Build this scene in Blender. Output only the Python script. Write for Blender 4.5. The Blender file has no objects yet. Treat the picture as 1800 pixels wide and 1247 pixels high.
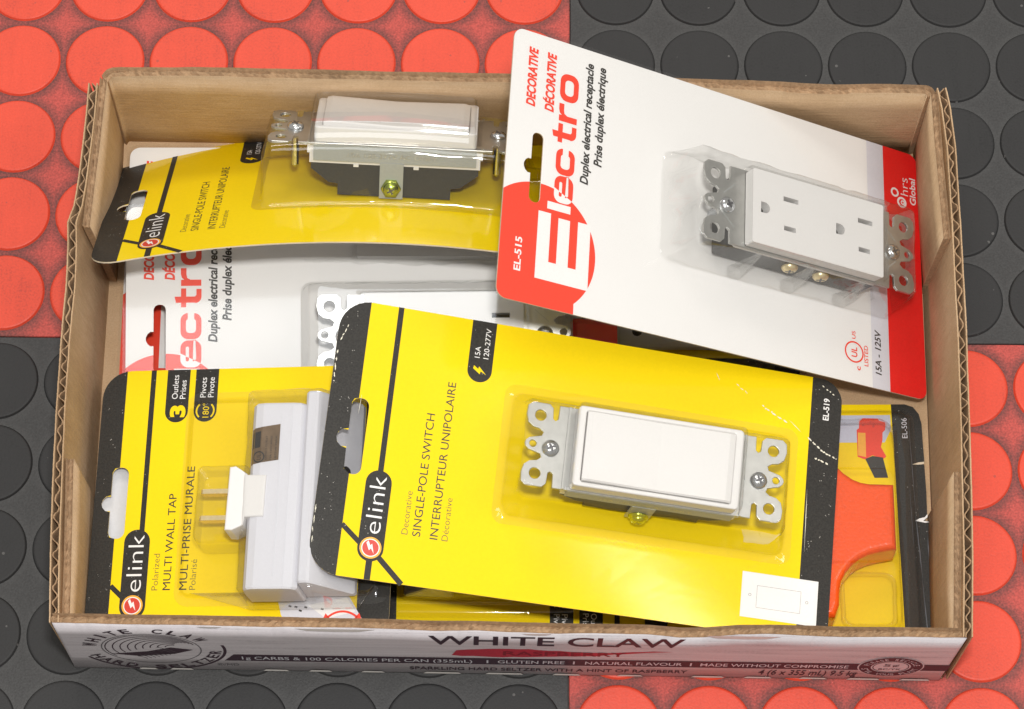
import bpy, bmesh, math, random
from mathutils import Matrix, Vector, Euler
random.seed(7)
C = bpy.context
scene = C.scene
MM = 0.001
R = math.radians

# ------------------------------------------------------------------ camera
cam_d = bpy.data.cameras.new('camera')
cam = bpy.data.objects.new('camera', cam_d)
scene.collection.objects.link(cam)
cam_d.sensor_width = 36.0
cam_d.lens = 108.05
cam_d.clip_start = 0.05
cam_d.clip_end = 50
TILT, YAW, ROLL, DIST = 0.373971, -0.0099539, -0.0015580, 1.340807
cy_, sy_ = math.cos(YAW), math.sin(YAW)
def to_world(v):                      # the frame of the camera is turned by YAW about the vertical
    return Vector((cy_*v[0] + sy_*v[1], -sy_*v[0] + cy_*v[1], v[2]))
ct, st = math.cos(TILT), math.sin(TILT)
right, up, fwd = to_world((1, 0, 0)), to_world((0, ct, st)), to_world((0, st, -ct))
r2 = right*math.cos(ROLL) + up*math.sin(ROLL)
u2 = up*math.cos(ROLL) - right*math.sin(ROLL)
pos = to_world((0, -st*DIST, ct*DIST))
cam.matrix_world = Matrix(((r2.x, u2.x, -fwd.x, pos.x), (r2.y, u2.y, -fwd.y, pos.y),
                           (r2.z, u2.z, -fwd.z, pos.z), (0, 0, 0, 1)))
scene.camera = cam

# ------------------------------------------------------------------ light
world = bpy.data.worlds.new('World')
scene.world = world
world.use_nodes = True
bg = world.node_tree.nodes['Background']
bg.inputs[0].default_value = (1.0, 0.95, 0.88, 1)
bg.inputs[1].default_value = 0.40

def area(name, loc, target, sx, sy, power, col):
    d = bpy.data.lights.new(name, 'AREA')
    d.shape = 'RECTANGLE'
    d.size, d.size_y = sx, sy
    d.energy = power
    d.color = col
    o = bpy.data.objects.new(name, d)
    scene.collection.objects.link(o)
    o.location = loc
    o.rotation_euler = (Vector(target) - Vector(loc)).to_track_quat('-Z', 'Y').to_euler()
    return o
area('flash', (0.03, -0.36, 1.36), (0, 0, 0), 0.10, 0.07, 10.6, (1.0, 0.98, 0.95))
area('ceiling_or_fill_lamp', (-0.13, 0.0, 2.03), (-0.13, 0.0, 0), 0.75, 0.42, 3.4, (0.90, 0.95, 1.0))
area('ceiling_or_fill_lamp', (0.83, 0.29, 2.04), (0.1, -0.1, 0), 0.15, 0.08, 1.1, (1.0, 0.95, 0.86))
area('ceiling_or_fill_lamp', (1.25, -0.15, 1.85), (0.05, 0, 0), 0.6, 0.6, 6.0, (1.0, 0.97, 0.94))  # added soft fill from the right, lifts the tilted white pack
area('ceiling_or_fill_lamp', (-0.25, 1.35, 1.75), (-0.05, 0.05, 0), 0.7, 0.5, 8.5, (1.0, 0.93, 0.84))  # added fill from behind, lifts the leaning yellow pack

scene.view_settings.view_transform = 'Standard'
scene.view_settings.look = 'None'
scene.view_settings.exposure = 0.13
scene.view_settings.gamma = 1.0
scene.view_settings.use_curve_mapping = False
scene.cycles.transparent_max_bounces = 40
scene.cycles.max_bounces = 10
scene.cycles.use_denoising = True

# ------------------------------------------------------------------ materials
MATS = {}
def nodes_of(name):
    m = bpy.data.materials.new(name)
    m.use_nodes = True
    nt = m.node_tree
    b = nt.nodes['Principled BSDF']
    MATS[name] = m
    return m, nt, b
def N(nt, t, **kw):
    n = nt.nodes.new(t)
    for k, v in kw.items():
        setattr(n, k, v)
    return n
def ramp(nt, fac, stops):
    r = N(nt, 'ShaderNodeValToRGB')
    nt.links.new(fac, r.inputs[0])
    e = r.color_ramp.elements
    while len(e) < len(stops):
        e.new(0.5)
    for i, (p, c) in enumerate(stops):
        e[i].position = p
        e[i].color = (c[0], c[1], c[2], 1)
    return r.outputs[0]
def noise(nt, vec, scale, detail=3.0, rough=0.55):
    n = N(nt, 'ShaderNodeTexNoise')
    n.inputs['Scale'].default_value = scale
    n.inputs['Detail'].default_value = detail
    n.inputs['Roughness'].default_value = rough
    nt.links.new(vec, n.inputs['Vector'])
    return n.outputs[0]
def math_n(nt, op, a, b=None, clamp=False):
    n = N(nt, 'ShaderNodeMath', operation=op)
    n.use_clamp = clamp
    for i, x in enumerate((a, b)):
        if x is None: continue
        if isinstance(x, (int, float)): n.inputs[i].default_value = x
        else: nt.links.new(x, n.inputs[i])
    return n.outputs[0]
def mixc(nt, fac, a, b):
    n = N(nt, 'ShaderNodeMix', data_type='RGBA')
    if isinstance(fac, (int, float)): n.inputs[0].default_value = fac
    else: nt.links.new(fac, n.inputs[0])
    for i, x in ((6, a), (7, b)):
        if isinstance(x, tuple): n.inputs[i].default_value = (x[0], x[1], x[2], 1)
        else: nt.links.new(x, n.inputs[i])
    return n.outputs[2]
def bump(nt, b, height, strength, dist=0.001):
    n = N(nt, 'ShaderNodeBump')
    n.inputs['Strength'].default_value = strength
    n.inputs['Distance'].default_value = dist
    nt.links.new(height, n.inputs['Height'])
    nt.links.new(n.outputs[0], b.inputs['Normal'])
def objco(nt):
    return N(nt, 'ShaderNodeTexCoord').outputs['Object']

def solid(name, col, rough=0.45, var=0.06, scale=900, metal=0.0, coat=0.0, bmp=0.0, spec=0.5, coat_rough=0.08):
    m, nt, b = nodes_of(name)
    co = objco(nt)
    nz = noise(nt, co, scale, 2.0)
    nl = noise(nt, co, 28.0, 3.0)
    f = math_n(nt, 'ADD', math_n(nt, 'MULTIPLY', nz, 0.6), math_n(nt, 'MULTIPLY', nl, 0.4))
    lo = tuple(c*(1-var) for c in col)
    hi = tuple(min(1, c*(1+var)) for c in col)
    nt.links.new(ramp(nt, f, [(0.3, lo), (0.7, hi)]), b.inputs['Base Color'])
    b.inputs['Roughness'].default_value = rough
    b.inputs['Metallic'].default_value = metal
    b.inputs['Coat Weight'].default_value = coat
    b.inputs['Coat Roughness'].default_value = coat_rough
    b.inputs['Specular IOR Level'].default_value = spec
    if bmp:
        bump(nt, b, nz, bmp, 0.0003)
    return m

def speckled(name, col, speck, rough=0.5, coat=0.08, amount=0.70):
    """printed black board with tiny pale scuffs and dust"""
    m, nt, b = nodes_of(name)
    co = objco(nt)
    nz = noise(nt, co, 1300, 2.0)
    base = ramp(nt, nz, [(0.3, tuple(c*0.7 for c in col)), (0.7, tuple(c*1.35 for c in col))])
    v = N(nt, 'ShaderNodeTexVoronoi')
    v.inputs['Scale'].default_value = 950
    nt.links.new(co, v.inputs['Vector'])
    dot = math_n(nt, 'LESS_THAN', v.outputs['Distance'], 0.20)
    sel = math_n(nt, 'GREATER_THAN', noise(nt, co, 300, 3.0), amount - 0.08)
    nt.links.new(mixc(nt, math_n(nt, 'MULTIPLY', math_n(nt, 'MULTIPLY', dot, sel), 0.75), base, speck), b.inputs['Base Color'])
    b.inputs['Roughness'].default_value = rough
    b.inputs['Coat Weight'].default_value = coat
    b.inputs['Coat Roughness'].default_value = 0.15
    b.inputs['Specular IOR Level'].default_value = 0.25
    return m

solid('ink_yellow', (0.92, 0.67, 0.001), 0.55, 0.03, 700, coat=0.6, coat_rough=0.11, spec=0.12)
speckled('ink_black', (0.028, 0.026, 0.023), (0.5, 0.48, 0.44))
solid('ink_text', (0.03, 0.027, 0.022), 0.45, 0.1)
solid('ink_thin', (0.16, 0.13, 0.03), 0.45, 0.1)
solid('ink_white', (0.85, 0.84, 0.82), 0.4, 0.03, coat=0.2)
solid('ink_red', (0.86, 0.055, 0.022), 0.4, 0.05, coat=0.2)
solid('ink_deep_red', (0.80, 0.012, 0.012), 0.4, 0.06, coat=0.2)
solid('ink_logo_red', (0.62, 0.05, 0.03), 0.4, 0.06)
solid('ink_logo_orange', (0.90, 0.42, 0.04), 0.4, 0.06)
solid('ink_grey', (0.66, 0.66, 0.71), 0.4, 0.03)
solid('ink_picture_blue', (0.55, 0.58, 0.70), 0.4, 0.06)
solid('ink_hair', (0.35, 0.34, 0.33), 0.4, 0.06)
solid('ink_blue_grey', (0.11, 0.115, 0.13), 0.35, 0.2, coat=0.3)
solid('ink_scratch', (0.80, 0.76, 0.62), 0.7, 0.2)
solid('board_white', (0.82, 0.81, 0.79), 0.5, 0.02, 1500)
solid('board_back', (0.62, 0.62, 0.63), 0.6, 0.04)
solid('board_edge', (0.62, 0.52, 0.38), 0.8, 0.15)
solid('plastic_white', (0.77, 0.755, 0.74), 0.34, 0.015, coat=0.1)
solid('plastic_grey_white', (0.68, 0.68, 0.725), 0.36, 0.02)
solid('plastic_black', (0.035, 0.034, 0.032), 0.5, 0.2, bmp=0.1)
solid('plastic_dark_grey', (0.05, 0.05, 0.048), 0.5, 0.15, bmp=0.1)
solid('plastic_orange', (0.86, 0.088, 0.004), 0.26, 0.10, 800, coat=0.6, bmp=0.5)
solid('zinc', (0.52, 0.52, 0.50), 0.36, 0.10, 240, metal=0.9)
solid('zinc_dull', (0.40, 0.42, 0.41), 0.5, 0.06, 900, metal=0.25)
solid('zinc_white', (0.80, 0.80, 0.78), 0.42, 0.05, 240, metal=0.35)
solid('screw_steel', (0.70, 0.72, 0.74), 0.18, 0.10, 700, metal=1.0)
solid('screw_shade', (0.16, 0.16, 0.17), 0.4, 0.1, metal=0.8)
solid('brass', (0.92, 0.76, 0.44), 0.33, 0.1, 700, metal=0.8)
solid('green_zinc', (0.42, 0.50, 0.09), 0.24, 0.15, 700, metal=1.0)
solid('dark_slot', (0.02, 0.018, 0.016), 0.7)
solid('foil_label', (0.20, 0.14, 0.09), 0.35, 0.25, 300, metal=0.5)
solid('foil_dark', (0.03, 0.03, 0.03), 0.4)

# clear vacuum-formed plastic
def clear(name, tint, boost, rough, wav, cap=0.2):
    m = bpy.data.materials.new(name)
    m.use_nodes = True
    nt = m.node_tree
    for n in list(nt.nodes):
        if n.type == 'BSDF_PRINCIPLED': nt.nodes.remove(n)
    out = [n for n in nt.nodes if n.type == 'OUTPUT_MATERIAL'][0]
    tr = N(nt, 'ShaderNodeBsdfTransparent'); tr.inputs[0].default_value = tint
    gl = N(nt, 'ShaderNodeBsdfGlossy'); gl.inputs['Roughness'].default_value = rough
    fr = N(nt, 'ShaderNodeFresnel'); fr.inputs[0].default_value = 1.5
    bp = N(nt, 'ShaderNodeBump'); bp.inputs['Strength'].default_value = wav; bp.inputs['Distance'].default_value = 0.002
    co = objco(nt)
    nt.links.new(noise(nt, co, 28, 2.0), bp.inputs['Height'])
    nt.links.new(bp.outputs[0], gl.inputs['Normal']); nt.links.new(bp.outputs[0], fr.inputs['Normal'])
    mx = N(nt, 'ShaderNodeMixShader')
    nt.links.new(math_n(nt, 'MINIMUM', math_n(nt, 'MULTIPLY', fr.outputs[0], boost, True), cap), mx.inputs[0])
    nt.links.new(tr.outputs[0], mx.inputs[1]); nt.links.new(gl.outputs[0], mx.inputs[2])
    nt.links.new(mx.outputs[0], out.inputs[0])
    MATS[name] = m
clear('clear_blister', (0.985, 0.985, 0.98, 1), 1.8, 0.045, 0.08, 0.30)
clear('clear_film', (0.985, 0.985, 0.985, 1), 1.0, 0.10, 0.05)

def cardboard(name, axis):
    m, nt, b = nodes_of(name)
    co = objco(nt)
    sep = N(nt, 'ShaderNodeSeparateXYZ'); nt.links.new(co, sep.inputs[0])
    # flute ghost lines: along z levels or along the wall
    sv = N(nt, 'ShaderNodeMapping')
    nt.links.new(co, sv.inputs[0])
    sv.inputs['Scale'].default_value = (0.06, 0.06, 1.0) if axis == 'z' else (1.0, 1.0, 0.06)
    streak = noise(nt, sv.outputs[0], 700, 3.0)
    fib = noise(nt, co, 1500, 2.0)
    big = noise(nt, co, 22, 4.0)
    f = math_n(nt, 'ADD', math_n(nt, 'ADD', math_n(nt, 'MULTIPLY', streak, 0.20), math_n(nt, 'MULTIPLY', fib, 0.30)), math_n(nt, 'MULTIPLY', big, 0.5))
    nt.links.new(ramp(nt, f, [(0.34, (0.39, 0.255, 0.145)), (0.5, (0.50, 0.34, 0.20)), (0.66, (0.59, 0.425, 0.275))]), b.inputs['Base Color'])
    b.inputs['Roughness'].default_value = 0.82
    b.inputs['Specular IOR Level'].default_value = 0.2
    bump(nt, b, math_n(nt, 'ADD', math_n(nt, 'MULTIPLY', streak, 0.7), math_n(nt, 'ADD', math_n(nt, 'MULTIPLY', fib, 0.3), math_n(nt, 'MULTIPLY', noise(nt, co, 30, 5.0, 0.6), 3.0))), 0.45, 0.0008)
cardboard('kraft_level', 'z')
cardboard('kraft_upright', 'x')
solid('kraft_torn', (0.38, 0.245, 0.14), 0.95, 0.28, 700, bmp=0.7)
solid('paper_torn', (0.78, 0.75, 0.72), 0.9, 0.08, 600)

m, nt, b = nodes_of('print_white')      # white printed liner with faint level grain
co = objco(nt)
mp = N(nt, 'ShaderNodeMapping'); nt.links.new(co, mp.inputs[0]); mp.inputs['Scale'].default_value = (0.05, 0.05, 1.0)
g1 = noise(nt, mp.outputs[0], 420, 4.0, 0.6)
g2 = noise(nt, co, 900, 2.0)
nt.links.new(ramp(nt, math_n(nt, 'ADD', math_n(nt, 'MULTIPLY', g1, 0.75), math_n(nt, 'MULTIPLY', g2, 0.25)),
                  [(0.30, (0.38, 0.35, 0.37)), (0.42, (0.55, 0.515, 0.54)), (0.62, (0.64, 0.605, 0.63))]), b.inputs['Base Color'])
b.inputs['Roughness'].default_value = 0.55
solid('print_plum', (0.045, 0.022, 0.035), 0.55, 0.2)
solid('print_raspberry', (0.45, 0.025, 0.05), 0.55, 0.15)
solid('print_raspberry_dark', (0.22, 0.012, 0.025), 0.55, 0.15)
solid('print_line_grey', (0.13, 0.12, 0.13), 0.55, 0.15)

PITCH = 38.0*MM
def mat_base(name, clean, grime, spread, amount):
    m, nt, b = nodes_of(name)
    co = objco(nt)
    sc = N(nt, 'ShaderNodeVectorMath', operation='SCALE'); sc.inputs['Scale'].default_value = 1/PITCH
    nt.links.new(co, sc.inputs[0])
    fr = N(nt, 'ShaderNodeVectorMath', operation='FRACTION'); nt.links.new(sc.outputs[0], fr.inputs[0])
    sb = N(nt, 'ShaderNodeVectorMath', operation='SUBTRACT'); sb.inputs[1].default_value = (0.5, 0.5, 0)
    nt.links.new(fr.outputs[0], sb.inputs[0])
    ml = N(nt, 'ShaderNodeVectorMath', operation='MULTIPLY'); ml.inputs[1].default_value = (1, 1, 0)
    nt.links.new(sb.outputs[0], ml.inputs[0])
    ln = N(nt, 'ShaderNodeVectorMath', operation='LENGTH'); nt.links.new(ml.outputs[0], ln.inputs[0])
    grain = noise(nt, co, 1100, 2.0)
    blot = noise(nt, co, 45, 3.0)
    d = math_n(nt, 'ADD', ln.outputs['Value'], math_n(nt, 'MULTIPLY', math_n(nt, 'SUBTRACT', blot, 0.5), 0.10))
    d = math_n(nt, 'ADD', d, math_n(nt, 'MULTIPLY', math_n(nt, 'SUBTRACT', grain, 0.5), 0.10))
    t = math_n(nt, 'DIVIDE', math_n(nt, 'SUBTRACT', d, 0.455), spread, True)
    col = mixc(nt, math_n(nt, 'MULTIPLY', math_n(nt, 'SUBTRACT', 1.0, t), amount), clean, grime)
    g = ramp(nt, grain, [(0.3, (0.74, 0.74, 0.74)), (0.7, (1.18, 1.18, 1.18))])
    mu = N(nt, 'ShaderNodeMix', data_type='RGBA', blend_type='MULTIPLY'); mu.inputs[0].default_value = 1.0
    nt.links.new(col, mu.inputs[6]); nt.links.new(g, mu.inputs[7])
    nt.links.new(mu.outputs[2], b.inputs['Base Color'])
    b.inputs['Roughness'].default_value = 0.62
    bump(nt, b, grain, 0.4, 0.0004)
def mat_dot(name, col, dirt, rough, dust):
    m, nt, b = nodes_of(name)
    co = objco(nt)
    grain = noise(nt, co, 1000, 2.0)
    blot = noise(nt, co, 30, 5.0, 0.65)
    wear = noise(nt, co, 9, 4.0, 0.6)
    hair = N(nt, 'ShaderNodeMapping'); hair.inputs['Rotation'].default_value = (0, 0, 0.9); hair.inputs['Scale'].default_value = (1, 0.12, 1)
    nt.links.new(co, hair.inputs[0])
    hr = noise(nt, hair.outputs[0], 260, 3.0)
    f = math_n(nt, 'ADD', math_n(nt, 'MULTIPLY', grain, 0.34), math_n(nt, 'ADD', math_n(nt, 'MULTIPLY', blot, 0.30), math_n(nt, 'ADD', math_n(nt, 'MULTIPLY', wear, 0.22), math_n(nt, 'MULTIPLY', hr, 0.16))))
    tone = ramp(nt, f, [(0.34, dirt), (0.47, col), (0.66, tuple(min(1, c*1.18) for c in col))])
    vo = N(nt, 'ShaderNodeTexVoronoi'); vo.inputs['Scale'].default_value = 150; nt.links.new(co, vo.inputs['Vector'])
    sp = math_n(nt, 'MULTIPLY', math_n(nt, 'LESS_THAN', vo.outputs['Distance'], 0.10), math_n(nt, 'GREATER_THAN', noise(nt, co, 90, 2.0), 0.58))
    tone = mixc(nt, math_n(nt, 'MULTIPLY', sp, 0.55), tone, dust)
    nt.links.new(tone, b.inputs['Base Color'])
    b.inputs['Roughness'].default_value = rough
    bump(nt, b, grain, 0.3, 0.0003)
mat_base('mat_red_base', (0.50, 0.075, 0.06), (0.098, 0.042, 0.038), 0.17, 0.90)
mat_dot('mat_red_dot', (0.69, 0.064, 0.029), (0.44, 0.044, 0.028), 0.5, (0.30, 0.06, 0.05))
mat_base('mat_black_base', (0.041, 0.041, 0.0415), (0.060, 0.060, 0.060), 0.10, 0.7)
mat_dot('mat_black_dot', (0.019, 0.019, 0.0198), (0.009, 0.009, 0.0095), 0.66, (0.16, 0.155, 0.15))
solid('floor_concrete', (0.25, 0.24, 0.22), 0.8, 0.15, 120)

# ------------------------------------------------------------------ mesh tools (millimetres in, metres out)
class MB:
    def __init__(s): s.v, s.f, s.m, s.s, s.slots = [], [], [], [], []
    def slot(s, name):
        if name not in s.slots: s.slots.append(name)
        return s.slots.index(name)
    def add(s, verts, faces, mat, smooth=False):
        o = len(s.v); k = s.slot(mat)
        s.v += [tuple(v) for v in verts]
        for f in faces:
            s.f.append([i+o for i in f]); s.m.append(k); s.s.append(smooth)
        return s
    def box(s, x0, x1, y0, y1, z0, z1, mat):
        v = [(x, y, z) for z in (z0, z1) for y in (y0, y1) for x in (x0, x1)]
        return s.add(v, [(0, 2, 3, 1), (4, 5, 7, 6), (0, 1, 5, 4), (2, 6, 7, 3), (0, 4, 6, 2), (1, 3, 7, 5)], mat)
    def loft(s, rings, mat, cap0=False, cap1=True, smooth=True):
        n = len(rings[0]); v = [p for r in rings for p in r]; f = []
        for k in range(len(rings)-1):
            for i in range(n):
                j = (i+1) % n
                f.append((k*n+i, k*n+j, (k+1)*n+j, (k+1)*n+i))
        s.add(v, f, mat, smooth)
        if cap1: s.add(rings[-1], [list(range(n))], mat, False)
        if cap0: s.add(rings[0], [list(range(n))[::-1]], mat, False)
        return s
    def lathe(s, prof, cx, cy, mat, n=20, cap=True):
        rings = [[(cx+r*math.cos(2*math.pi*i/n), cy+r*math.sin(2*math.pi*i/n), z) for i in range(n)] for r, z in prof]
        return s.loft(rings, mat, False, cap, True)
    def merge(s, verts, faces, mat, fn, smooth=False):
        return s.add([fn(*v) for v in verts], faces, mat, smooth)
    def mesh(s, name, warp=None, cut=None):
        me = bpy.data.meshes.new(name)
        me.from_pydata(s.v, [], s.f)
        for n in s.slots: me.materials.append(MATS[n])
        me.polygons.foreach_set('material_index', s.m)
        me.polygons.foreach_set('use_smooth', s.s)
        if cut:
            bm = bmesh.new(); bm.from_mesh(me)
            (a0, a1), (b0, b1), step = cut
            for ax, lo, hi in ((0, a0, a1), (1, b0, b1)):
                t = lo
                while t < hi:
                    no = (1, 0, 0) if ax == 0 else (0, 1, 0)
                    co = (t, 0, 0) if ax == 0 else (0, t, 0)
                    bmesh.ops.bisect_plane(bm, geom=bm.verts[:]+bm.edges[:]+bm.faces[:], plane_co=co, plane_no=no, dist=1e-5)
                    t += step
            bm.to_mesh(me); bm.free()
        for v in me.vertices:
            c = v.co
            if warp: c = Vector(warp(c.x, c.y, c.z))
            v.co = c*MM
        me.update()
        return me
    def build(s, name, parent=None, warp=None, cut=None):
        o = bpy.data.objects.new(name, s.mesh(name, warp, cut))
        scene.collection.objects.link(o)
        if parent: o.parent = parent
        return o

def eval_mesh(ob):
    scene.collection.objects.link(ob)
    dg = C.evaluated_depsgraph_get(); dg.update()
    me = bpy.data.meshes.new_from_object(ob.evaluated_get(dg))
    v = [tuple(x.co) for x in me.vertices]; f = [list(p.vertices) for p in me.polygons]
    scene.collection.objects.unlink(ob)
    d = ob.data; bpy.data.objects.remove(ob); bpy.data.curves.remove(d); bpy.data.meshes.remove(me)
    return v, f
def fill2d(loops, depth=0.0, bevel=0.0, res=2):
    """closed outlines (holes included) -> flat sheet, or a bevelled slab from z=0 to z=depth"""
    cu = bpy.data.curves.new('outline', 'CURVE')
    cu.dimensions = '2D'; cu.fill_mode = 'BOTH'
    for lp in loops:
        sp = cu.splines.new('POLY'); sp.points.add(len(lp)-1); sp.use_cyclic_u = True
        for p, q in zip(sp.points, lp): p.co = (q[0], q[1], 0, 1)
    if depth:
        cu.extrude = depth/2 - bevel; cu.bevel_depth = bevel; cu.bevel_resolution = res; cu.offset = -bevel
    v, f = eval_mesh(bpy.data.objects.new('outline', cu))
    if depth: v = [(a, b2, c+depth/2) for a, b2, c in v]
    return v, f
TXT = {}
def text_raw(s, bold, shear, spacing):
    k = (s, bold, shear, spacing)
    if k not in TXT:
        cu = bpy.data.curves.new('words', 'FONT')
        cu.body = s; cu.size = 1.0; cu.offset = bold; cu.shear = shear; cu.space_character = spacing
        cu.resolution_u = 4
        TXT[k] = eval_mesh(bpy.data.objects.new('words', cu))
    return TXT[k]
def text(mb, s, u, v0, length, cap, z, mat, rot=90, bold=0.0, shear=0.0, spacing=1.0, raw_h=False, fn=None, clip=None):
    """words whose baseline starts at (u, v0), running up the card (rot=90) or along it (rot=0)"""
    vs, fs = text_raw(s, bold, shear, spacing)
    if not vs: return
    x0 = min(p[0] for p in vs); x1 = max(p[0] for p in vs)
    kx = length/(x1-x0)
    if raw_h:
        y0 = min(p[1] for p in vs); y1 = max(p[1] for p in vs); ky = cap/(y1-y0)
    else:
        y0 = 0; ky = cap/(0.727+2*bold)
    a = R(rot); ca, sa = math.cos(a), math.sin(a)
    out = []
    for p in vs:
        x, y = (p[0]-x0)*kx, (p[1]-y0)*ky
        out.append((u + ca*x - sa*y, v0 + sa*x + ca*y, z))
    if fn: out = [fn(*p) for p in out]
    mb.add(out, fs, mat)

def arc(cx, cy, r, a0, a1, n=8):
    return [(cx+r*math.cos(R(a0+(a1-a0)*i/n)), cy+r*math.sin(R(a0+(a1-a0)*i/n))) for i in range(n+1)]
def rrect(u0, u1, v0, v1, r, n=6):
    rr = r if isinstance(r, (list, tuple)) else [r]*4            # radii: lower left, lower right, upper right, upper left
    return (arc(u0+rr[0], v0+rr[0], rr[0], 180, 270, n) + arc(u1-rr[1], v0+rr[1], rr[1], 270, 360, n)
            + arc(u1-rr[2], v1-rr[2], rr[2], 0, 90, n) + arc(u0+rr[3], v1-rr[3], rr[3], 90, 180, n))
def circle(cx, cy, r, n=24): return [(cx+r*math.cos(2*math.pi*i/n), cy+r*math.sin(2*math.pi*i/n)) for i in range(n)]
def ring3(u0, u1, v0, v1, r, h, n=6): return [(a, b2, h) for a, b2 in rrect(u0, u1, v0, v1, r, n)]
def sheet(mb, loops, z, mat):
    v, f = fill2d(loops)
    mb.add([(a, b2, z) for a, b2, c in v], f, mat)
def poly(mb, pts, z, mat): sheet(mb, [pts], z, mat)
def line(p, q, w):
    d = Vector((q[0]-p[0], q[1]-p[1])).normalized(); n = Vector((-d.y, d.x))*w/2
    return [(p[0]+n.x, p[1]+n.y), (q[0]+n.x, q[1]+n.y), (q[0]-n.x, q[1]-n.y), (p[0]-n.x, p[1]-n.y)]
def ringband(mb, cx, cy, r0, r1, z, mat, a0=0, a1=360, n=40):
    v = []; f = []
    for i in range(n+1):
        a = R(a0+(a1-a0)*i/n)
        v += [(cx+r0*math.cos(a), cy+r0*math.sin(a), z), (cx+r1*math.cos(a), cy+r1*math.sin(a), z)]
    for i in range(n): f.append((2*i, 2*i+1, 2*i+3, 2*i+2))
    mb.add(v, f, mat)

def tag(o, label=None, cat=None, group=None, kind=None):
    for k, v in (('label', label), ('category', cat), ('group', group), ('kind', kind)):
        if v: o[k] = v
    return o
def empty(name, loc, rot=(0, 0, 0)):
    o = bpy.data.objects.new(name, None)
    scene.collection.objects.link(o)
    o.empty_display_size = 0.02
    o.location = Vector(loc)*MM
    o.rotation_euler = Euler(rot, 'XYZ')
    return o

# ------------------------------------------------------------------ the surface: floor and four studded mats
fl = MB(); fl.box(-1600, 1600, -1600, 1600, -60, -9.2, 'floor_concrete')
tag(fl.build('floor'), kind='structure')

JX, JY = 25.0, 7.0
def mat_tile(name, sx, sy, colour, label):
    """sx, sy: on which side of the joint the tile lies; eight by eight raised studs"""
    n = 8; e = 3.6/2
    span = n*38.0
    o = bpy.data.objects.new(name, None)
    ox = JX + (e*0.5 if sx > 0 else -e*0.5 - span) + (0.0)
    oy = JY + (e*0.5 if sy > 0 else -e*0.5 - span)
    ox += 0.9*sx; oy += 0.9*sy
    mb = MB()
    # joint gap is 0.3 mm; sheet reaches 1.65 mm past the outer stud cells
    x0 = (-1.65 if sx > 0 else -3.0); x1 = span + (3.0 if sx > 0 else 1.65)
    y0 = (-1.65 if sy > 0 else -3.0); y1 = span + (3.0 if sy > 0 else 1.65)
    rings = [ring3(x0, x1, y0, y1, 0.8, -9, 2), ring3(x0, x1, y0, y1, 0.8, -1.5, 2), ring3(x0+.3, x1-.3, y0+.3, y1-.3, 0.8, -1.1, 2)]
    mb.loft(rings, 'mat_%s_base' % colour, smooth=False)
    rad = 0.4585*38
    for i in range(n):
        for j in range(n):
            cx, cy = (i+.5)*38, (j+.5)*38
            k = 48
            mk = lambda r, z: [(cx+r*math.cos(2*math.pi*q/k), cy+r*math.sin(2*math.pi*q/k), z) for q in range(k)]
            mb.loft([mk(rad+.45, -1.12), mk(rad+.12, -0.75), mk(rad-.05, -0.25), mk(rad-.35, -0.05), mk(rad-1.0, 0.0)], 'mat_%s_dot' % colour, smooth=True)
    ob = mb.build(name)
    ob.location = Vector((ox, oy, 0))*MM
    tag(ob, label, 'floor mat', 'studded rubber floor mats')
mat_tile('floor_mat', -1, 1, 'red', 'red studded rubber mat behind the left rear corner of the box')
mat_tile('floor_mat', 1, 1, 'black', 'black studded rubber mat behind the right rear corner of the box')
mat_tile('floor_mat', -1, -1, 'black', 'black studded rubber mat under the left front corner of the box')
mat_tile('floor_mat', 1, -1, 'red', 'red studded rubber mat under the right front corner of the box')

# ------------------------------------------------------------------ the cardboard tray
box = empty('cardboard_box', (0, -20, 0))
tag(box, 'torn open kraft cardboard tray with white printed front, full of blister packs', 'box')
BO = Vector((0, -20, 0))
def loc_box(v): return (v[0]-BO.x, v[1]-BO.y, v[2]-BO.z)
def wob(s, seed, amp, wl):
    return amp*(math.sin(s/wl+seed)+0.6*math.sin(s/(wl*0.43)+seed*2.3)+0.35*math.sin(s/(wl*0.17)+seed*4.1))/1.95
def interp(tab, s):
    if s <= tab[0][0]: return tab[0][1]
    for (a, x), (b2, y) in zip(tab, tab[1:]):
        if s <= b2: return x+(y-x)*(s-a)/(b2-a)
    return tab[-1][1]

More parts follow.
